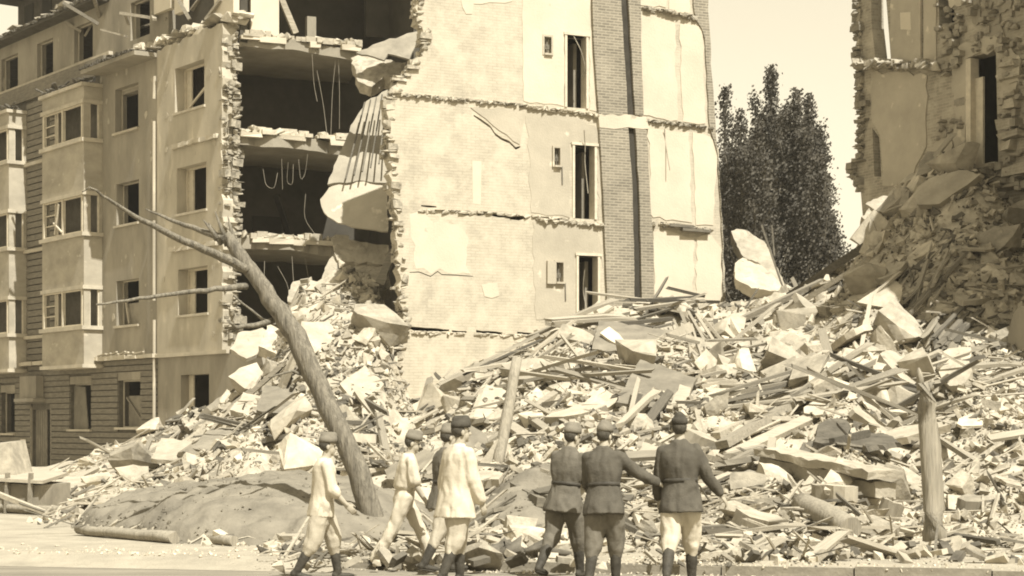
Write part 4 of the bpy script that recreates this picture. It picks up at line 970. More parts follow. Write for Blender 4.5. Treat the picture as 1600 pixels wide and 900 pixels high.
def single(name, mb, m, label, cat, smooth=False, group=None, rough=None):
    r_ = ROUGH.get(m, 0) if rough is None else rough
    o = tag(mb.build(name, M[m], None, I4, smooth), label, cat, group)
    if r_ and not smooth: roughen(o.data, r_, rng.uniform(0, 90))
    return o
def lift(p, d): return Vector((p.x, p.y, p.z + d))
def plate(pts, th, n=None):
    """thick sheet through 3D corner points"""
    P_ = [Vector(p) for p in pts]; nn = (P_[1] - P_[0]).cross(P_[2] - P_[0]).normalized()
    if nn.y > 0: nn = -nn
    return MB().prism(P_, -nn * th)
def corners(pts, Y, slope=0.0):
    """photo corners placed on a sheet at distance Y that leans back by `slope` m of depth per photo pixel of height"""
    yb = max(p[1] for p in pts); return [at(x, y, Y + (yb - y) * slope) for x, y in pts]
# torn tree trunk leaning across the scene, with its bare branches
b0 = Vector(hit(592, 808)); b0.z -= .3; YT = b0.y
tr = [b0, at(560, 738, YT + .05), at(522, 655, YT + .1), at(487, 580, YT + .2), at(462, 525, YT + .25), at(430, 478, YT + .3), at(398, 430, YT + .35), at(372, 395, YT + .4), at(352, 366, YT + .4)]
TR = empty('leaning_tree', Matrix.Translation(b0), 'bare broken tree trunk leaning left with a few stripped branches', 'tree'); TM = Matrix.Translation(b0)
loc = lambda ps: [Vector(p) - b0 for p in ps]
def dense(ps, rs, k=3, wob=.02):
    P_, R_ = [], []
    for i in range(len(ps) - 1):
        for j in range(k):
            t = j / k; P_.append(ps[i].lerp(ps[i + 1], t) + Vector((rng.uniform(-wob, wob), rng.uniform(-wob, wob), rng.uniform(-wob, wob)))); R_.append((rs[i] + (rs[i + 1] - rs[i]) * t) * rng.uniform(.975, 1.025))
    return P_ + [ps[-1]], R_ + [rs[-1]]
pp, rr = dense(loc(tr), [.172, .156, .145, .145, .152, .126, .112, .104, .075], 4, .015)
tk = MB().tube(pp, rr, 16, .035); tk.build('trunk', M['bark'], TR, TM, True)
for (x, y, dx, dy, r) in ((356, 372, -20, -42, .05), (347, 368, -30, -25, .06), (368, 372, -12, -34, .05), (340, 362, -14, -14, .05)):   # splintered top
    a = at(x, y + 12, YT + .4) - b0; c = at(x + dx, y + dy, YT + .4 + rng.uniform(-.1, .1)) - b0; MB().tube([a, a.lerp(c, .5), c], [r, r * .6, .006], 6, .1).build('splinter', M['bark'], TR, TM, True)
def branch(ps, r0, r1, dY):
    n = len(ps); P_ = [at(x, y, YT + .35 + dY * i / (n - 1)) - b0 for i, (x, y) in enumerate(ps)]; R_ = [r0 + (r1 - r0) * i / (n - 1) for i in range(n)]
    q, w = dense(P_, R_, 3, .012); MB().tube(q, w, 8, .06).build('branch', M['bark'], TR, TM, True)
branch([(392, 424), (350, 402), (305, 384), (250, 358), (205, 336), (168, 310), (140, 293)], .075, .012, -1.6)
branch([(352, 372), (322, 364), (290, 352), (255, 338), (228, 327)], .06, .012, .8)
branch([(385, 448), (350, 450), (310, 455), (250, 461), (200, 470), (150, 476)], .05, .015, -1.2)
branch([(470, 525), (440, 512), (410, 498), (365, 462)], .035, .012, .5); branch([(430, 500), (400, 508), (370, 512), (358, 504)], .05, .02, -.5); branch([(150, 297), (140, 293), (128, 300)], .012, .008, 0)
branch([(455, 520), (452, 480), (440, 470)], .02, .008, .4); branch([(486, 590), (455, 580), (420, 590)], .03, .01, -.6)
# posts
p0 = hit(776, 728, -.15); p1 = at(808, 560, p0.y + .8)
q, w = dense([p0, p0.lerp(p1, .5), p1], [.10, .105, .09], 3, .012); single('wooden_post', MB().tube(q, w, 10, .05), 'post', 'leaning round wooden post stuck in the rubble before the whitewashed wall', 'post', True)
p0 = hit(1461, 852, -.1); p1 = at(1446, 598, p0.y)
q, w = dense([p0, p0.lerp(p1, .5), p1], [.15, .14, .12], 4, .006); pm = MB().tube(q, w, 11, .16); pm.tube([p1 + Vector((-.05, 0, -.1)), p1 + Vector((-.08, 0, .12)), p1 + Vector((-.09, 0, .2))], [.06, .04, .01], 6, .2); pm.tube([p1 + Vector((.06, 0, -.1)), p1 + Vector((.1, 0, .05))], [.06, .01], 6, .2)
single('wooden_post', pm, 'post', 'thick weathered split post standing upright at the right by the street', 'post', True)
# long timbers: ends in photo pixels, lying on the rubble
TB = [((823, 654), (955, 572), .16, .16, 'wood', 'round grey timber rising diagonally before the timber heap'), ((1128, 704), (1292, 612), .26, .14, 'wood', 'broad grey beam sloping up to the right behind the rightmost man'),
      ((1118, 690), (1235, 634), .2, .12, 'wood_pale', 'paler beam lying just above the broad grey beam'), ((1140, 722), (1262, 668), .22, .1, 'wood_pale', 'pale plank below the broad grey beam'), ((1205, 548), (1242, 604), .16, .16, 'wood_dark', 'short dark beam tipped steeply down in the right heap'),
      ((1222, 560), (1250, 596), .12, .12, 'wood_dark', 'shorter dark stub beside the steep dark beam'), ((1128, 520), (1310, 436), .12, .14, 'wood', 'long thin rail reaching up towards the gap'), ((1212, 482), (1372, 380), .24, .2, 'wood_dark', 'long dark beam slanting up to the ruin in the gap'),
      ((1218, 500), (1400, 388), .12, .12, 'wood', 'thin beam parallel under the long dark beam'), ((700, 600), (765, 550), .12, .1, 'wood', 'beam leaning against the foot of the whitewashed wall'), ((645, 618), (760, 574), .16, .1, 'wood_pale', 'pale plank at the foot of the whitewashed wall'),
      ((790, 668), (850, 712), .22, .08, 'wood_pale', 'wide pale board beside the leaning post'), ((800, 640), (862, 690), .16, .1, 'wood_pale', 'second pale board sloping down from the leaning post'), ((850, 640), (912, 634), .12, .1, 'wood', 'level grey batten in the timber heap'),
      ((875, 610), (930, 560), .1, .1, 'wood_dark', 'dark batten leaning in the timber heap'), ((1145, 745), (1236, 778), .16, .12, 'wood', 'grey beam at knee height right of the rightmost man'), ((1180, 800), (1290, 794), .14, .14, 'wood', 'level beam above the fallen log'),
      ((1296, 640), (1352, 594), .1, .1, 'wood', 'short rail in the middle of the right heap'), ((1300, 700), (1356, 690), .1, .12, 'wood_dark', 'dark short beam beside the round dark slab'), ((1460, 690), (1530, 740), .1, .08, 'wood_pale', 'pale lath right of the thick post'),
      ((1470, 845), (1560, 864), .06, .06, 'wood_dark', 'thin dark stick at the foot of the thick post'), ((1395, 585), (1560, 548), .1, .1, 'wood', 'long rail under the big tilted sheet'), ((1375, 600), (1470, 560), .1, .08, 'wood_pale', 'pale rail crossing under the tilted sheet'),
      ((640, 690), (760, 668), .12, .1, 'wood_pale', 'long pale plank low on the slope behind the smocked man'), ((655, 725), (720, 700), .1, .08, 'wood', 'short plank behind the smocked man'), ((545, 640), (600, 610), .1, .1, 'wood', 'short beam right of the leaning trunk'),
      ((205, 730), (330, 660), .14, .1, 'wood', 'long plank on the left slope above the earth mound'), ((330, 716), (450, 692), .14, .1, 'wood_dark', 'dark plank lying above the earth mound'), ((300, 725), (395, 660), .1, .1, 'wood_pale', 'pale plank crossing the left slope'),
      ((80, 775), (150, 742), .14, .1, 'wood_pale', 'pale beam at the far left foot of the rubble'), ((370, 640), (440, 580), .12, .12, 'wood', 'beam sloping up left of the leaning trunk'), ((1010, 700), (1130, 735), .1, .1, 'wood', 'batten behind the rightmost man'),
      ((545, 465), (612, 494), .1, .08, 'wood_pale', 'thin rail lying across the high rubble beside the party wall'), ((800, 770), (845, 800), .12, .14, 'wood_dark', 'short black charred beam end on the low rubble'), ((770, 808), (890, 790), .06, .06, 'wood', 'thin pole on the low rubble beside the charred beam end')]
for (a, b, w_, h_, m_, lb) in TB:
    p, q_ = hit(*a, .1), hit(*b, .14); L = (q_ - p).length
    mb = MB(); mb.beam(p, q_, w_, h_, rng.uniform(-.4, .4))
    single('timber', mb, m_, lb, 'beam')
# fan of laths over the timber heap
for k, (a, b) in enumerate((((1075, 508), (1115, 566)), ((1088, 512), (1128, 560)), ((1062, 505), (1096, 570)), ((1100, 520), (1140, 556)), ((1045, 490), (1108, 540)), ((1080, 530), (1100, 578)), ((1020, 476), (1085, 516)), ((1052, 520), (1086, 572)))):
    single('lath', MB().beam(hit(*a, .35), hit(*b, .12), .07, .05, k * .3), 'wood_pale', 'long pale lath in the fan spread over the timber heap', 'lath', False, 'fan of laths over the timber heap')
# slabs and panels: corner pixels, distance, lean, thickness
def ysurf(x, y): return hit(x, y).y
def ragged(pts):
    """broken outline: corners kept, edges uneven"""
    return jag(pts, 9, 1.6, True, rng)
PL = [([(962, 628), (1000, 562), (1090, 590), (1062, 650), (1020, 640)], .035, .08, 'slab_grey', 'boarded_panel', 'broad brown boarded panel tipped forward on the timber heap', 'panel'),
      ([(1040, 650), (1062, 600), (1080, 606), (1064, 652)], .03, .05, 'wood_pale', 'boarded_panel', 'narrow pale board at the right edge of the brown panel', 'panel'),
      ([(938, 520), (952, 510), (996, 548), (988, 556)], .03, .06, 'white', 'white_board', 'bright white painted board on top of the timber heap', 'board'),
      ([(925, 545), (935, 500), (1075, 520), (1060, 560)], .04, .08, 'slab_grey', 'roof_section', 'dark piece of roof lying flat across the top of the heap', 'panel'),
      ([(902, 492), (935, 470), (960, 480), (915, 508)], .03, .1, 'concrete', 'leaning_slab', 'grey slab leaning at the foot of the lowest doorway', 'slab'),
      ([(560, 640), (530, 600), (570, 570), (600, 600)], .03, .12, 'plaster_slab', 'leaning_slab', 'white slab propped behind the leaning trunk', 'slab'),
      ([(1080, 640), (1095, 600), (1160, 605), (1170, 640), (1120, 655)], .05, .3, 'chunk_pale', 'masonry_block', 'large pale masonry block behind the rightmost man', 'rubble'),
      ([(1215, 540), (1222, 514), (1262, 516), (1272, 535), (1240, 548)], .05, .3, 'chunk_pale', 'masonry_block', 'large pale block high on the right heap below the long beams', 'rubble'),
      ([(1262, 600), (1270, 556), (1330, 552), (1352, 575), (1345, 604)], .05, .35, 'chunk_pale', 'masonry_block', 'large white block in the middle of the right heap', 'rubble'),
      ([(1340, 605), (1346, 562), (1372, 556), (1380, 600)], .05, .3, 'chunk_pale', 'masonry_block', 'upright white block beside the large white one', 'rubble'),
      ([(1452, 548), (1468, 530), (1496, 560), (1490, 585), (1470, 570)], .05, .25, 'chunk_pale', 'masonry_block', 'pale block under the rails at the right', 'rubble'),
      ([(1450, 598), (1470, 578), (1500, 580), (1490, 606), (1462, 612)], .05, .25, 'plaster_slab', 'masonry_block', 'small white block behind the top of the thick post', 'rubble'),
      ([(1272, 690), (1278, 664), (1300, 654), (1322, 656), (1330, 668), (1318, 686), (1296, 692)], .03, .1, 'chunk_dark', 'round_slab', 'dark rounded slab lying in the right heap', 'slab'),
      ([(1310, 688), (1325, 672), (1400, 690), (1412, 700), (1340, 706)], .1, .1, 'chunk_dark', 'dark_board', 'black board jutting out beside the dark rounded slab', 'board'),
      ([(1372, 690), (1390, 640), (1440, 650), (1430, 700)], .06, .3, 'chunk_pale', 'masonry_block', 'pale lump left of the thick post', 'rubble'),
      ([(1500, 690), (1520, 655), (1565, 660), (1580, 690), (1540, 700)], .06, .3, 'chunk_pale', 'masonry_block', 'pale lump right of the thick post', 'rubble'),
      ([(300, 700), (325, 672), (372, 668), (395, 690), (350, 712)], .06, .12, 'slab_grey', 'curled_sheet', 'buckled grey sheet lying above the earth mound', 'sheet'),
      ([(236, 716), (252, 684), (300, 690), (285, 722)], .05, .1, 'concrete', 'leaning_slab', 'grey slab on the left slope near the facade corner', 'slab'),
      ([(400, 640), (415, 600), (470, 612), (455, 650)], .05, .12, 'slab_grey', 'leaning_slab', 'grey slab just left of the leaning trunk', 'slab'),
      ([(360, 640), (380, 612), (420, 622), (405, 655)], .05, .15, 'plaster_slab', 'leaning_slab', 'white slab left of the grey one by the leaning trunk', 'slab'),
      ([(740, 650), (760, 600), (800, 612), (790, 660)], .05, .12, 'plaster_slab', 'leaning_slab', 'white slab left of the leaning post', 'slab'), ([(812, 640), (820, 608), (850, 614), (846, 650)], .05, .12, 'plaster_slab', 'leaning_slab', 'white slab right of the leaning post', 'slab'),
      ([(760, 810), (770, 770), (850, 765), (862, 800), (820, 820)], .05, .3, 'concrete', 'masonry_block', 'big rounded grey block low before the slope', 'rubble'), ([(640, 790), (650, 760), (690, 765), (690, 795)], .05, .2, 'chunk_pale', 'masonry_block', 'pale block between the striding man and the smock', 'rubble'),
      ([(975, 690), (990, 655), (1030, 660), (1020, 705)], .05, .1, 'slab_grey', 'leaning_slab', 'grey slab behind the stretched arm', 'slab'), ([(985, 740), (1005, 690), (1040, 700), (1025, 745)], .04, .1, 'concrete', 'leaning_slab', 'light slab between the two belted men', 'slab')]
for (pts, sl, th, m_, nm, lb, ct) in PL:
    ym = max(pts, key=lambda p: p[1]); Yp = ysurf(ym[0], ym[1]) - .15
    single(nm, plate(corners(ragged(pts), Yp, sl), th), m_, lb, ct, rough=thin(m_, th))
# board joints on the brown panel and lattice on the roof piece
# two broken concrete slabs standing in the gap
Yg = 49.5
single('broken_slab', plate(corners([(1143, 362), (1152, 358), (1166, 360), (1196, 378), (1206, 400), (1230, 452), (1205, 450), (1178, 412), (1158, 398)], Yg, .03), .35), 'concrete', 'tall pale concrete slab standing upright in the gap before the poplars', 'slab')
single('broken_slab', plate(corners([(1148, 412), (1160, 402), (1182, 408), (1218, 440), (1222, 456), (1175, 450), (1150, 436)], Yg - .8, .03), .3), 'plaster_slab', 'lower white concrete slab in front of the tall one in the gap', 'slab')
MB_ = MB(); a = at(1190, 352, Yg + .2); b = at(1224, 452, Yg + .2); MB_.beam(a, b, .05, .05); MB_.beam(at(1206, 352, Yg + .2), at(1210, 400, Yg + .2), .04, .04); single('bent_rod', MB_, 'metal', 'bent iron rods sticking up behind the upright slab', 'rod')
# fallen stone trough and the log by the street
a = hit(1204, 742, .12); b = hit(1346, 772, .12); d = (b - a).normalized(); sd_ = Vector((-d.y, d.x, 0)).normalized()
tg = MB(); tg.beam(a, b, .5, .34); tg.beam(a + Vector((0, -.06, .24)), b + Vector((0, -.06, .24)) + d * .5, .66, .12); tg.beam(b + d * .05 + Vector((0, .1, .0)), b + d * .55 + Vector((0, .1, .02)), .4, .22)
single('fallen_cornice', tg, 'concrete', 'long fallen stone cornice lying level in the right heap', 'cornice')
a = hit(1252, 806, .17); b = hit(1330, 842, .14); q, w = dense([a, a.lerp(b, .5), b], [.16, .17, .15], 3, .006); single('fallen_log', MB().tube(q, w, 12, .03), 'post', 'short thick log lying near the street at the right', 'log', True)
# logs at the lower left kerb
for (pa, pb, r, lb) in (((122, 836), (272, 849), .085, 'long peeled log lying at the edge of the street, lower left'), ((168, 822), (246, 832), .075, 'shorter log just behind the long one at the left street edge'), ((276, 844), (366, 853), .07, 'thin log right of the long one along the earth mound'), ((-20, 800), (118, 806), .09, 'weathered log at the far left edge behind the street')):
    Ya = CZ * FPX / (pa[1] - HOR); Yb = CZ * FPX / (pb[1] - HOR); A = at(pa[0], HOR, Ya); Bq = at(pb[0], HOR, Yb); A.z = Bq.z = r * .85
    q, w = dense([A, A.lerp(Bq, .5), Bq], [r * .85, r, r * 1.05], 3, .012); single('log', MB().tube(q, w, 10, .16), 'post', lb, 'log', True, 'logs along the left street edge')
# shed wreck at the far left
SH = empty('shed_wreck', I4, 'low collapsed shed of grey boards at the far left edge', 'shed'); Ys = CZ * FPX / (800 - HOR)
A = at(-60, HOR, Ys); A.z = 0; Bq = at(60, HOR, Ys - .5); Bq.z = 0
MB().prism([A, A + Vector((0, 0, .6)), Bq + Vector((0, 0, .52)), Bq], (.2, 1.6, 0)).build('box', M['slab_grey'], SH)
MB().prism([A + Vector((-.1, -.2, .63)), Bq + Vector((.12, -.15, .55)), Bq + Vector((.1, 1.8, .65)), A + Vector((0, 1.8, .8))], (0, 0, .06)).build('lid', M['wood_pale'], SH)
for k in range(3): MB().beam(A.lerp(Bq, .3 + k * .3) + Vector((0, -.08, 0)), A.lerp(Bq, .32 + k * .3) + Vector((0, -.08, .75)), .1, .05).build('batten', M['wood'], SH)
MB().beam(A + Vector((.4, -.3, .5)), Bq + Vector((.3, -.7, .05)), .1, .08).build('loose_board', M['wood_pale'], SH)
MB().prism([A + Vector((.2, .2, .7)), A + Vector((1.0, .1, .68)), A + Vector((.8, .3, 1.3)), A + Vector((.3, .4, 1.25))], (.1, .8, .05)).build('sack', M['chunk_mid'], SH)
# collapsed pieces in the torn bay between the house and the party wall
VD = [([(455, 500), (470, 462), (520, 470), (560, 455), (600, 470), (612, 505), (540, 520)], 48.2, .05, .5, 'chunk_pale', 'masonry_block', 'wide pale mass of broken masonry in the torn bay', 'rubble'),
      ([(405, 540), (420, 505), (455, 500), (470, 530), (440, 556)], 48.0, .05, .3, 'chunk_pale', 'masonry_block', 'pale masonry lump under the lowest torn floor', 'rubble'),
      ([(540, 440), (560, 410), (605, 418), (610, 450), (570, 462)], 48.9, .03, .3, 'chunk_mid', 'masonry_block', 'grey masonry lump under the tilted floor slab', 'rubble'),
      ([(518, 371), (608, 384), (600, 413), (526, 406)], 50.2, .02, .25, 'concrete', 'tilted_slab', 'tilted grey floor slab wedged beside the party wall', 'slab'),
      ([(500, 312), (516, 290), (560, 284), (606, 290), (606, 362), (560, 356), (528, 348), (506, 332)], 50.0, .01, .06, 'cream', 'plaster_sheet', 'bright torn sheet of ceiling plaster hanging beside the party wall', 'plaster'),
      ([(512, 288), (530, 240), (548, 196), (572, 158), (606, 140), (607, 286), (560, 282)], 50.6, .03, .06, 'under', 'hanging_ceiling', 'hanging lath ceiling slanted in the torn bay', 'ceiling'),
      ([(556, 82), (600, 64), (655, 48), (648, 74), (640, 92), (606, 84), (600, 94)], 50.5, .02, .06, 'slab_grey', 'roofing_sheet', 'dark crumpled roofing sheet hanging at the top of the torn bay', 'sheet'),
      ([(548, 90), (562, 84), (600, 92), (634, 96), (625, 124), (600, 120), (580, 134), (560, 128)], 50.8, .02, .4, 'chunk_mid', 'hanging_masonry', 'lump of masonry hanging under the crumpled sheet', 'rubble'),
      ([(450, 470), (458, 440), (486, 434), (494, 452), (480, 478)], 49.2, .03, .4, 'chunk_pale', 'masonry_block', 'large white lump on the high rubble inside the torn bay', 'rubble'),
      ([(495, 462), (512, 410), (522, 396), (530, 402), (516, 462)], 49.4, .02, .2, 'plaster_slab', 'leaning_slab', 'narrow white slab standing in the torn bay', 'slab'),
      ([(586, 440), (600, 408), (612, 386), (614, 400), (600, 446)], 48.8, .02, .15, 'wood', 'leaning_beam', 'short beam leaning against the party wall edge in the torn bay', 'beam'),
      ([(360, 545), (372, 520), (410, 512), (440, 530), (420, 548), (385, 560)], 49.0, .05, .1, 'plaster_slab', 'hanging_slab', 'crumpled pale slab hanging over the ground floor corner', 'slab'),
      ([(500, 600), (505, 545), (545, 548), (600, 555), (602, 600)], 47.6, .02, .5, 'chunk_mid', 'wall_stump', 'stump of brick wall low in the torn bay', 'wall')]
for (pts, Yv, sl, th, m_, nm, lb, ct) in VD: single(nm, plate(corners(ragged(pts), Yv, sl), th), m_, lb, ct, rough=thin(m_, th))
for k in range(6):
    a = at(540 + k * 13, 255 - k * 6 + 25, 50.45); b = at(566 + k * 11, 160 - k * 5, 50.3 + 3.2); b = at(570 + k * 9, 150 - k * 4 + 10, 53.2)
    single('ceiling_lath', MB().beam(a, b, .035, .04), 'wood_dark', 'dark lath on the slanted hanging ceiling', 'lath', False, 'laths of the hanging ceiling')
# sheets and panels against the ruin on the right
RD = [([(1456, 443), (1500, 434), (1545, 436), (1592, 452), (1560, 462), (1530, 468), (1505, 470)], 37.5, .10, .12, 'concrete', 'tilted_sheet', 'big pale sheet jutting out flat below the ruin', 'sheet'),
      ([(1492, 400), (1500, 360), (1530, 292), (1572, 300), (1560, 340), (1520, 405)], 41.0, .02, .1, 'wood', 'fallen_sheet', 'long weathered panel leaning steeply against the ruin', 'panel'),
      ([(1520, 420), (1560, 380), (1590, 350), (1592, 430), (1560, 440)], 40.0, .02, .1, 'slab_grey', 'fallen_sheet', 'grey panel right of the steep weathered one', 'panel'),
      ([(1352, 318), (1380, 306), (1420, 312), (1400, 330), (1372, 330)], 46.0, .03, .2, 'concrete', 'hanging_slab', 'slab jutting from the torn floor of the ruin', 'slab'),
      ([(1346, 340), (1360, 322), (1370, 334), (1362, 350)], 45.6, .03, .25, 'concrete', 'hanging_slab', 'small lump below the jutting slab of the ruin', 'slab'),
      ([(1350, 370), (1372, 348), (1400, 352), (1398, 378), (1370, 392)], 45.0, .04, .25, 'chunk_mid', 'masonry_block', 'grey block at the mouth of the cavity in the ruin', 'rubble'),
      ([(1404, 384), (1410, 364), (1430, 356), (1436, 364), (1420, 384)], 44.5, .03, .15, 'concrete', 'leaning_slab', 'small slab standing in the cavity of the ruin', 'slab'),
      ([(1322, 478), (1330, 466), (1382, 474), (1380, 490), (1340, 492)], 42.5, .05, .3, 'slab_grey', 'masonry_block', 'dark long block on the heap left of the ruin', 'rubble'),
      ([(1435, 520), (1448, 420), (1470, 410), (1480, 440), (1462, 520)], 41.0, .03, .1, 'slab_grey', 'fallen_sheet', 'narrow grey panel leaning below the ruin', 'panel'),
      ([(1520, 540), (1535, 470), (1562, 474), (1545, 545)], 37.0, .03, .08, 'wood', 'ladder_board', 'grey boards leaning at the lower right of the ruin', 'board')]
for (pts, Yv, sl, th, m_, nm, lb, ct) in RD: single(nm, plate(corners(ragged(pts), Yv, sl), th), m_, lb, ct, rough=thin(m_, th))
# dark rag and stones by the kerb
rg = MB(); c = hit(805, 872); 
for k in range(9): p = Vector((c.x + rng.uniform(-.45, .45), c.y + rng.uniform(-.1, .3), .03)); rg.tube([p, p + Vector((rng.uniform(-.2, .2), rng.uniform(-.1, .1), rng.uniform(.03, .14))), p + Vector((rng.uniform(-.35, .35), 0, .02))], [.06, .09, .03], 7, .3)
single('rag_bundle', rg, 'chunk_dark', 'dark crumpled rag lying on the pavement behind the smocked man', 'rag', True)
# ------------------------------------------------------------------ people
M['skin'] = mat('skin', 0.30, 0.38, 8, 0.1, 60, rough=0.6)
M['hair'] = mat('hair', 0.05, 0.09, 30, 0.3, 90)
M['shirt'] = mat('white_cotton', 0.46, 0.54, 6, 0.15, 40)
M['drill'] = mat('pale_drill', 0.44, 0.52, 6, 0.15, 40)
M['khaki'] = mat('light_trousers', 0.36, 0.44, 6, 0.15, 40)
M['tunic'] = mat('field_tunic', 0.065, 0.10, 7, 0.2, 50)
M['tunic2'] = mat('worn_tunic', 0.095, 0.14, 7, 0.2, 50)
M['breech'] = mat('grey_breeches', 0.11, 0.16, 7, 0.2, 50)
M['leather'] = mat('boot_leather', 0.035, 0.07, 10, 0.2, 30, rough=0.7)
M['cap'] = mat('cap_cloth', 0.13, 0.18, 10, 0.2, 60)
M['cap_dark'] = mat('dark_cap_cloth', 0.04, 0.07, 10, 0.2, 60)
def sph(mb, c, r, rot=None, nu=12, nv=9):
    c = Vector(c); r = Vector((r, r, r)) if isinstance(r, (int, float)) else Vector(r); vs = []; fs = []
    for j in range(1, nv):
        th = math.pi * j / nv
        for i in range(nu):
            ph = 2 * math.pi * i / nu; v = Vector((r.x * math.sin(th) * math.cos(ph), r.y * math.sin(th) * math.sin(ph), r.z * math.cos(th))); vs.append(c + (rot @ v if rot else v))
    top = Vector((0, 0, r.z)); vs += [c + (rot @ top if rot else top), c - (rot @ top if rot else top)]; t = len(vs) - 2; b = t + 1
    for j in range(nv - 2):
        for i in range(nu): fs.append((j * nu + i, (j + 1) * nu + i, (j + 1) * nu + (i + 1) % nu, j * nu + (i + 1) % nu))
    for i in range(nu): fs.append((t, i, (i + 1) % nu)); fs.append((b, (nv - 2) * nu + (i + 1) % nu, (nv - 2) * nu + i))
    mb.add(vs, fs)
def cap_chain(mb, pts, rad):
    for i in range(len(pts) - 1): mb.tube([pts[i], pts[i + 1]], [rad[i], rad[i + 1]], 12)
    for p, r in zip(pts, rad): sph(mb, p, r)
def rings(mb, base, ax, rt, fw, prof, n=20):
    """loft of ellipses: (height along ax, half width, half depth, forward offset)"""
    vs = []; fs = []
    for (t, rx, ry, oy) in prof:
        c = base + ax * t + fw * oy
        for i in range(n):
            q = 2 * math.pi * i / n; vs.append(c + rt * (rx * math.cos(q)) + fw * (ry * math.sin(q)))
    for j in range(len(prof) - 1):
        for i in range(n): fs.append((j * n + i, j * n + (i + 1) % n, (j + 1) * n + (i + 1) % n, (j + 1) * n + i))
    fs.append(tuple(range(n))[::-1]); fs.append(tuple((len(prof) - 1) * n + i for i in range(n))); mb.add(vs, fs)
def remesh(mb, vox, sm=2, fold=None):
    me = mesh(mb.v, mb.f, 'tmp'); bm = bmesh.new(); bm.from_mesh(me); bmesh.ops.recalc_face_normals(bm, faces=bm.faces[:]); bm.to_mesh(me); bm.free()
    o = bpy.data.objects.new('tmp', me); COL.objects.link(o)
    md = o.modifiers.new('r', 'REMESH'); md.mode = 'VOXEL'; md.voxel_size = vox
    if sm: s_ = o.modifiers.new('s', 'SMOOTH'); s_.iterations = sm; s_.factor = .5
    dg = bpy.context.evaluated_depsgraph_get(); ne = bpy.data.meshes.new_from_object(o.evaluated_get(dg)); bpy.data.objects.remove(o); bpy.data.meshes.remove(me)
    if fold:
        ns = [v.normal.copy() for v in ne.vertices]
        for v, n_ in zip(ne.vertices, ns): v.co += n_ * fold(v.co)
    ne.polygons.foreach_set('use_smooth', [True] * len(ne.polygons)); ne.materials.clear(); ne.update(); return ne
def person(px, feet_y, theta, height, label, pose_, wear):
    Y = CZ * FPX / (feet_y - HOR) * 1.0
    gz = -0.112 if (Vector(((px - 800) / FPX * Y, Y)) - K0).dot(KN) < -.16 else 0.0
    Y = (CZ - gz) * FPX / (feet_y - HOR); X = (px - 800) / FPX * Y
    g = lambda k, d=0: R(pose_.get(k, d))
    ux, uy, uz = Vector((1, 0, 0)), Vector((0, 1, 0)), Vector((0, 0, 1))
    # legs
    legs = {}; low = 9
    for s, sd in (('l', -1), ('r', 1)):
        hip = Vector((sd * .085, 0, 0)); a = g(s + 'th'); k = g(s + 'kn', 4); sp = R(pose_.get('sp', 0.5))
        knee = hip + Vector((sd * math.sin(sp) * .43, math.sin(a) * .43, -math.cos(a) * .43)); ank = knee + Vector((0, math.sin(a - k) * .42, -math.cos(a - k) * .42))
        ft = g(s + 'ft', 0); toe = Vector((sd * .12, math.cos(ft), -math.sin(ft))).normalized()
        heel = ank + Vector((0, 0, -.085)) if ft < .2 else ank - uz * .085 * math.cos(ft) - uy * .06
        ball = ank + toe * .15 + Vector((0, 0, -.075 * math.cos(ft))); legs[s] = (hip, knee, ank, toe, ball, heel); low = min(low, heel.z - .0, ball.z - .02)
    hz = -low; O = Vector((0, 0, hz))
    for s in legs: legs[s] = tuple((v + O if i != 3 else v) for i, v in enumerate(legs[s]))
    ln = g('lean', 2); ax = Vector((math.sin(g('side')), math.sin(ln), math.cos(ln))).normalized(); tw = g('twist')
    rt = Vector((math.cos(tw), math.sin(tw), 0)); rt = (rt - ax * rt.dot(ax)).normalized(); fw = ax.cross(rt)
    chest = O + ax * .455; nb = O + ax * .535
    hy = g('head'); hd = Vector((-math.sin(hy + tw), math.cos(hy + tw), -math.sin(g('nod', 3)))).normalized(); hr = hd.cross(uz).normalized(); hu = hr.cross(hd)
    hc = nb + ax * .09 + uz * .055 + hd * .03
    hrot = Matrix((hr, hd, hu)).transposed(); S = height / (hc.z + .165)
    mw = Matrix.Translation((X, Y, gz)) @ Matrix.Rotation(R(theta), 4, 'Z') @ Matrix.Diagonal((S, S, S, 1))
    arms = {}
    for s, sd in (('l', -1), ('r', 1)):
        sh = chest + rt * sd * .162 + ax * .0; f = g(s + 'fl'); b = g(s + 'ab', 8); e = g(s + 'el', 15); b2 = g(s + 'ab2', pose_.get(s + 'ab', 8) * .5)
        def dv(f_, b_): return (rt * sd * math.sin(b_) + fw * math.sin(f_) * math.cos(b_) - uz * math.cos(f_) * math.cos(b_)).normalized()
        el = sh + dv(f, b) * .29; wr = el + dv(f + e, b2) * .25; arms[s] = (sh, el, wr, dv(f + e, b2), sd)
    # ---- body: one surface
    B = MB()
    rings(B, O, ax, rt, fw, [(-.10, .12, .09, -.01), (-.04, .158, .105, -.01), (.05, .150, .10, 0), (.17, .128, .09, 0), (.33, .155, .11, .005), (.45, .165, .10, 0), (.52, .11, .07, -.01), (.56, .06, .058, -.005)])
    cap_chain(B, [nb - ax * .04, hc - hu * .05], [.06, .054])
    sph(B, hc + hu * .035 - hd * .012, (.074, .094, .088), hrot, 16, 12); sph(B, hc - hu * .035 + hd * .022, (.058, .066, .075), hrot); sph(B, hc - hu * .085 + hd * .062, (.026, .022, .022), hrot)
    nose = hc - hu * .012 + hd * .092; cap_chain(B, [nose + hu * .035 - hd * .012, nose + hd * .012 - hu * .008], [.010, .0145])
    sph(B, hc - hu * .052 + hd * .078, (.022, .012, .010), hrot); sph(B, hc + hu * .03 + hd * .078, (.05, .014, .012), hrot)
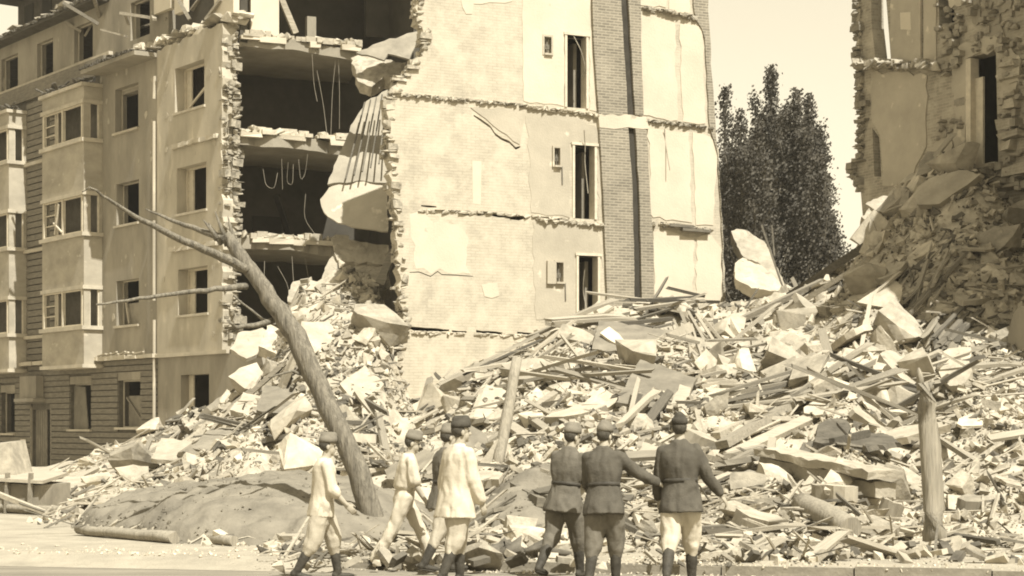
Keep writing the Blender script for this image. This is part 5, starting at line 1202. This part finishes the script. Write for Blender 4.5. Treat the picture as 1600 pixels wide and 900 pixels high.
    for sd in (-1, 1): sph(B, hc + hr * sd * .076 - hu * .008 - hd * .008, (.010, .020, .031), hrot)
    for s in 'lr':
        hip, knee, ank, toe, ball, heel = legs[s]
        cap_chain(B, [hip, hip.lerp(knee, .5), knee, knee.lerp(ank, .3), ank], [.088, .077, .055, .056, .038]); cap_chain(B, [ank - uz * .03, ball], [.038, .034])
        sh, el, wr, hv, sd = arms[s]
        cap_chain(B, [sh, sh.lerp(el, .45), el, el.lerp(wr, .3), wr], [.060, .049, .040, .040, .027])
        # hand: palm, four unequal bent fingers, thumb off the side of the palm
        inn = (-rt * sd); inn = (inn - hv * inn.dot(hv)).normalized(); ac = hv.cross(inn).normalized()
        if ac.dot(fw) < 0: ac = -ac                                  # towards the front: index and thumb side
        pc = wr + hv * .052
        sph(B, pc, (.016, .042, .056), Matrix((inn, ac, hv)).transposed()); crl = pose_.get(s + 'grip', .45)
        for q, (off, L) in enumerate(((.030, .078), (.010, .086), (-.010, .080), (-.029, .062))):
            p0 = wr + hv * .088 + ac * off; d1 = (hv * math.cos(crl) + inn * math.sin(crl)).normalized(); d2 = (hv * math.cos(crl * 2.3) + inn * math.sin(crl * 2.3)).normalized()
            cap_chain(B, [p0, p0 + d1 * L * .5, p0 + d1 * L * .5 + d2 * L * .5], [.0098, .0092, .0078])
        t0 = wr + hv * .03 + ac * .03; d1 = (hv * .7 + ac * .6 + inn * .35).normalized(); d2 = (hv * .95 + ac * .1 + inn * .4).normalized()
        cap_chain(B, [t0, t0 + d1 * .04, t0 + d1 * .04 + d2 * .034], [.0125, .0105, .0085])
    Pn = obj('person', remesh(B, .0085, 2), M['skin'], None, mw); tag(Pn, label, 'person', 'men walking along the street')
    seed = px * .01
    def fold(k, vert=1.0, sc_=9.0):
        def f(co):
            w_ = noise.noise_vector(co * 6 + Vector((seed, 0, 0))) * .07; c_ = co + w_
            n1 = noise.noise(Vector((c_.x * sc_ * 1.6, c_.y * sc_ * 1.6, c_.z * sc_ * .28 + seed * 3))); n2 = noise.noise(Vector((c_.x * 7 + 3, c_.y * 7, c_.z * 10 + seed)))
            return k * (n1 * 1.1 + n2 * .3)
        return f
    # ---- trousers
    T = MB(); rings(T, O, ax, rt, fw, [(-.12, .13, .11, -.01), (-.04, .178, .128, -.012), (.05, .168, .118, -.004), (.15, .148, .105, 0), (.165, .145, .10, 0)])
    st = wear.get('legs', 'boots'); bag = wear.get('bag', 1.0)
    for s in 'lr':
        hip, knee, ank, toe, ball, heel = legs[s]
        if st == 'boots':
            e_ = knee.lerp(ank, .42); cap_chain(T, [hip + uz * .0, hip.lerp(knee, .5), knee, knee.lerp(ank, .2), e_], [.100 * bag, .102 * bag, .086 * bag, .078 * bag, .064])
        else: cap_chain(T, [hip, hip.lerp(knee, .5), knee, knee.lerp(ank, .5), ank + uz * .0], [.108, .098, .078, .072, .068])
    obj('trousers', remesh(T, .012, 2, fold(.016)), M[wear['trousers']], Pn, mw)
    # ---- boots or shoes
    for s in 'lr':
        hip, knee, ank, toe, ball, heel = legs[s]; b = MB()
        if st == 'boots': cap_chain(b, [knee.lerp(ank, .34), knee.lerp(ank, .55), ank], [.060, .062, .047])
        else: cap_chain(b, [ank + uz * .02, ank], [.045, .045])
        fr_ = toe.cross(uz).normalized(); fu = fr_.cross(toe); rot = Matrix((fr_, toe, fu)).transposed()
        sph(b, ank + toe * .075 - fu * .045, (.046, .145, .038), rot); sph(b, ank - toe * .02 - fu * .035, (.042, .055, .050), rot); sph(b, ank + toe * .13 - fu * .045, (.048, .075, .034), rot)
        sole = MB(); sph(sole, ank + toe * .07 - fu * .075, (.046, .15, .012), rot)
        bt = obj('boot' if st == 'boots' else 'shoe', remesh(b, .010, 2, (lambda co: .003 * noise.noise(co * 25)) if st == 'boots' else None), M['leather'], Pn, mw)
        obj('sole', mesh(sole.v, sole.f, 'sole', True), M['cap_dark'], bt, mw)
    # ---- upper garment
    J = MB(); k = wear['top']
    if k == 'tunic':
        pr = [(-.165, .212, .178, -.015), (-.08, .206, .165, -.012), (.04, .184, .138, -.004), (.145, .158, .118, 0), (.17, .160, .118, 0), (.29, .190, .138, .004), (.39, .205, .130, 0), (.455, .198, .112, -.004), (.50, .150, .092, -.008), (.545, .085, .074, -.01), (.575, .068, .066, -.005)]
        sl = [.068, .066, .060, .055, .048]; end = 1.0
    elif k == 'smock':
        pr = [(-.22, .245, .195, -.02), (-.10, .225, .175, -.015), (.08, .20, .15, -.005), (.25, .192, .138, 0), (.39, .205, .130, 0), (.455, .198, .112, -.004), (.50, .150, .092, -.006), (.545, .085, .072, -.01), (.56, .07, .066, -.005)]
        sl = [.072, .074, .074, .070, .062]; end = 1.0
    elif k == 'loose':
        pr = [(-.15, .198, .150, -.012), (-.05, .190, .142, -.01), (.10, .176, .128, 0), (.27, .182, .132, 0), (.39, .20, .128, 0), (.455, .194, .11, -.004), (.50, .148, .09, -.006), (.54, .085, .072, -.01), (.55, .07, .064, -.005)]
        sl = [.068, .070, .068, .066, .06]; end = .25
    else:
        pr = [(.09, .152, .112, -.002), (.13, .172, .132, -.01), (.22, .180, .136, -.004), (.34, .184, .132, 0), (.39, .198, .126, 0), (.455, .192, .11, -.004), (.50, .148, .09, -.006), (.54, .085, .070, -.01), (.55, .07, .064, -.005)]
        sl = [.068, .072, .074, .06, .06]; end = -.25
    bk = wear.get('bulk', 1.07); pr = [(a_, b_ * bk, c_ * bk, d_) for a_, b_, c_, d_ in pr]; sl = [r_ * 1.08 for r_ in sl]
    rings(J, O, ax, rt, fw, pr, 28)
    for s in 'lr':
        sh, el, wr, hv, sd = arms[s]
        if end > .9: cap_chain(J, [sh, sh.lerp(el, .5), el, el.lerp(wr, .5), wr - hv * .045], sl)
        elif end > 0: cap_chain(J, [sh, sh.lerp(el, .5), el, el.lerp(wr, .22)], sl[:4])
        else: cap_chain(J, [sh, sh.lerp(el, .45), sh.lerp(el, .85)], sl[:3])
    jk = obj({'tunic': 'tunic', 'smock': 'smock'}.get(k, 'shirt'), remesh(J, .011, 2, fold(.016 if k == 'smock' else .014, 1, 9)), M[wear['cloth']], Pn, mw)
    if k == 'tunic':
        b = MB(); rings(b, O, ax, rt, fw, [(.135, .150, .108, 0), (.137, .177, .134, 0), (.178, .178, .135, 0), (.18, .150, .108, 0)], 28); obj('belt', mesh(b.v, b.f, 'belt', True), M['leather'], Pn, mw)
        b = MB(); rings(b, nb - ax * .02, (ax + uz).normalized(), rt, fw, [(.0, .075, .074, -.008), (.045, .068, .070, -.004), (.05, .058, .06, -.004)]); obj('collar', mesh(b.v, b.f, 'collar', True), M[wear['cloth']], jk, mw)
    elif st == 'shoes':
        b = MB(); rings(b, O, ax, rt, fw, [(.12, .145, .105, 0), (.122, .162, .122, 0), (.158, .160, .120, 0), (.16, .145, .105, 0)], 28); obj('belt', mesh(b.v, b.f, 'belt', True), M['leather'], Pn, mw)
    # ---- hair and side cap
    h = MB(); sph(h, hc + hu * .030 - hd * .022, (.077, .090, .088), hrot, 16, 12); h2 = obj('hair', mesh(h.v, h.f, 'hair', True), M['hair'], Pn, mw)
    c = MB(); tl = (hu + hd * .08).normalized(); b0 = hc + hu * .052 - hd * .004
    rings(c, b0, tl, hr, hd, [(.0, .083, .107, 0), (.03, .084, .110, 0), (.062, .079, .108, 0), (.064, .070, .102, 0), (.096, .052, .101, .0), (.120, .024, .088, 0), (.130, .006, .066, 0)], 24)
    obj('cap', mesh(c.v, c.f, 'cap', True), M[wear.get('cap', 'cap')], Pn, mw)
    for sd in (-1, 1):
        e = MB(); sph(e, hc + hr * sd * .031 + hu * .012 + hd * .079, (.013, .008, .008), hrot); obj('eye', mesh(e.v, e.f, 'eye', True), M['cap_dark'], Pn, mw)
    return Pn
person(503, 908, -74, 1.66, 'man in white shirt with rolled sleeves, pale breeches, boots and grey cap, leftmost',
       dict(lth=20, lkn=12, rth=-14, rkn=16, rft=12, lean=4, side=0, twist=-4, rfl=14, rel=32, rab=6, lfl=20, lel=25, head=0, nod=2), dict(top='loose', cloth='shirt', trousers='khaki', bag=1.2))
person(632, 888, -80, 1.68, 'man in short-sleeved white shirt, white trousers and low shoes, striding right',
       dict(lth=27, lkn=6, lft=-4, rth=-22, rkn=10, rft=16, lean=7, rfl=12, rel=22, rab=5, lfl=-10, lel=15, head=-8, nod=12), dict(top='short', cloth='shirt', trousers='drill', legs='shoes'))
person(694, 896, -62, 1.76, 'man in grey tunic almost hidden behind the man in the white smock',
       dict(lth=16, lkn=8, rth=-14, rkn=14, rft=10, lean=3, rfl=5, lfl=8), dict(top='tunic', cloth='tunic2', trousers='khaki', cap='cap'))
person(714, 914, -52, 1.84, 'man in long loose white smock and dark cap, pale trousers tucked in boots',
       dict(lth=12, lkn=10, rth=-10, rkn=14, rft=8, lean=2, rfl=8, rel=14, rab=10, lfl=-4, lel=10, lab=8, head=-16, nod=-2), dict(top='smock', cloth='shirt', trousers='khaki', cap='cap_dark', bag=1.2))
person(882, 906, -34, 1.77, 'man in worn grey tunic and boots, on the left of the arm-stretching man',
       dict(lth=-16, lkn=22, lft=16, rth=18, rkn=10, lean=7, side=3, lfl=25, lel=60, lab=10, rfl=20, rel=40, rab=5, head=-18, nod=5), dict(top='tunic', cloth='tunic2', trousers='breech', bag=1.12))
person(944, 918, -24, 1.79, 'man in dark belted tunic stretching his right arm out to the side',
       dict(lth=-9, lkn=12, lft=6, rth=14, rkn=12, lean=8, side=-4, twist=6, lfl=15, lel=50, lab=6, rfl=24, rel=12, rab=46, rab2=58, head=-16, nod=6), dict(top='tunic', cloth='tunic', trousers='breech', bag=1.2))
person(1064, 918, -14, 1.88, 'man in dark belted tunic and bright white trousers with boots, rightmost',
       dict(lth=-16, lkn=20, lft=14, rth=14, rkn=8, lean=3, lfl=6, lel=28, lab=12, rfl=10, rel=16, rab=24, rab2=30, head=2, nod=-2, side=-2), dict(top='tunic', cloth='tunic', trousers='drill', bag=1.14, cap='cap_dark'))
# LABELS: where two pieces would read alike, say which of them it is
by = {}
for o in COL.objects:
    if o.parent is None and o.get('label') and o.get('kind') is None: by.setdefault(o['label'], []).append(o)
ORD = {2: ['left one of two', 'right one of two'], 3: ['leftmost of three', 'middle of three', 'rightmost of three'], 4: ['leftmost of four', 'second from left of four', 'second from right of four', 'rightmost of four']}
for lb, os_ in by.items():
    n_ = len(os_)
    if n_ < 2: continue
    os_.sort(key=lambda o: o.matrix_world.translation.x / max(1, o.matrix_world.translation.y) if o.matrix_world.translation.length > 1 else (o.data.vertices[0].co.x / o.data.vertices[0].co.y))
    names = ORD.get(n_) or [('leftmost' if i == 0 else 'rightmost' if i == n_ - 1 else ['', 'second', 'third', 'fourth', 'fifth', 'sixth', 'seventh', 'eighth', 'ninth'][min(i, 8)] + ' from left') + ' of ' + {5: 'five', 6: 'six', 7: 'seven', 8: 'eight'}.get(n_, 'many') for i in range(n_)]
    for o, w_ in zip(os_, names):
        if len((lb + ', ' + w_).split()) <= 16: o['label'] = lb + ', ' + w_
# ------------------------------------------------------------------ dust hanging in the air over the site
hz_ = MB().box((-70, -3, -1.2), (70, 110, 32)).build('haze', None); tag(hz_, kind='stuff')
hm = bpy.data.materials.new('dust_haze'); hm.use_nodes = True; t_ = hm.node_tree; t_.nodes.remove(t_.nodes['Principled BSDF'])
pv = t_.nodes.new('ShaderNodeVolumePrincipled'); pv.inputs['Density'].default_value = 0.0005; pv.inputs['Color'].default_value = (.95, .9, .78, 1); pv.inputs['Anisotropy'].default_value = 0.2
t_.links.new(pv.outputs[0], t_.nodes['Material Output'].inputs['Volume']); hz_.data.materials.append(hm)
sc.cycles.volume_bounces = 0; sc.cycles.volume_max_steps = 64
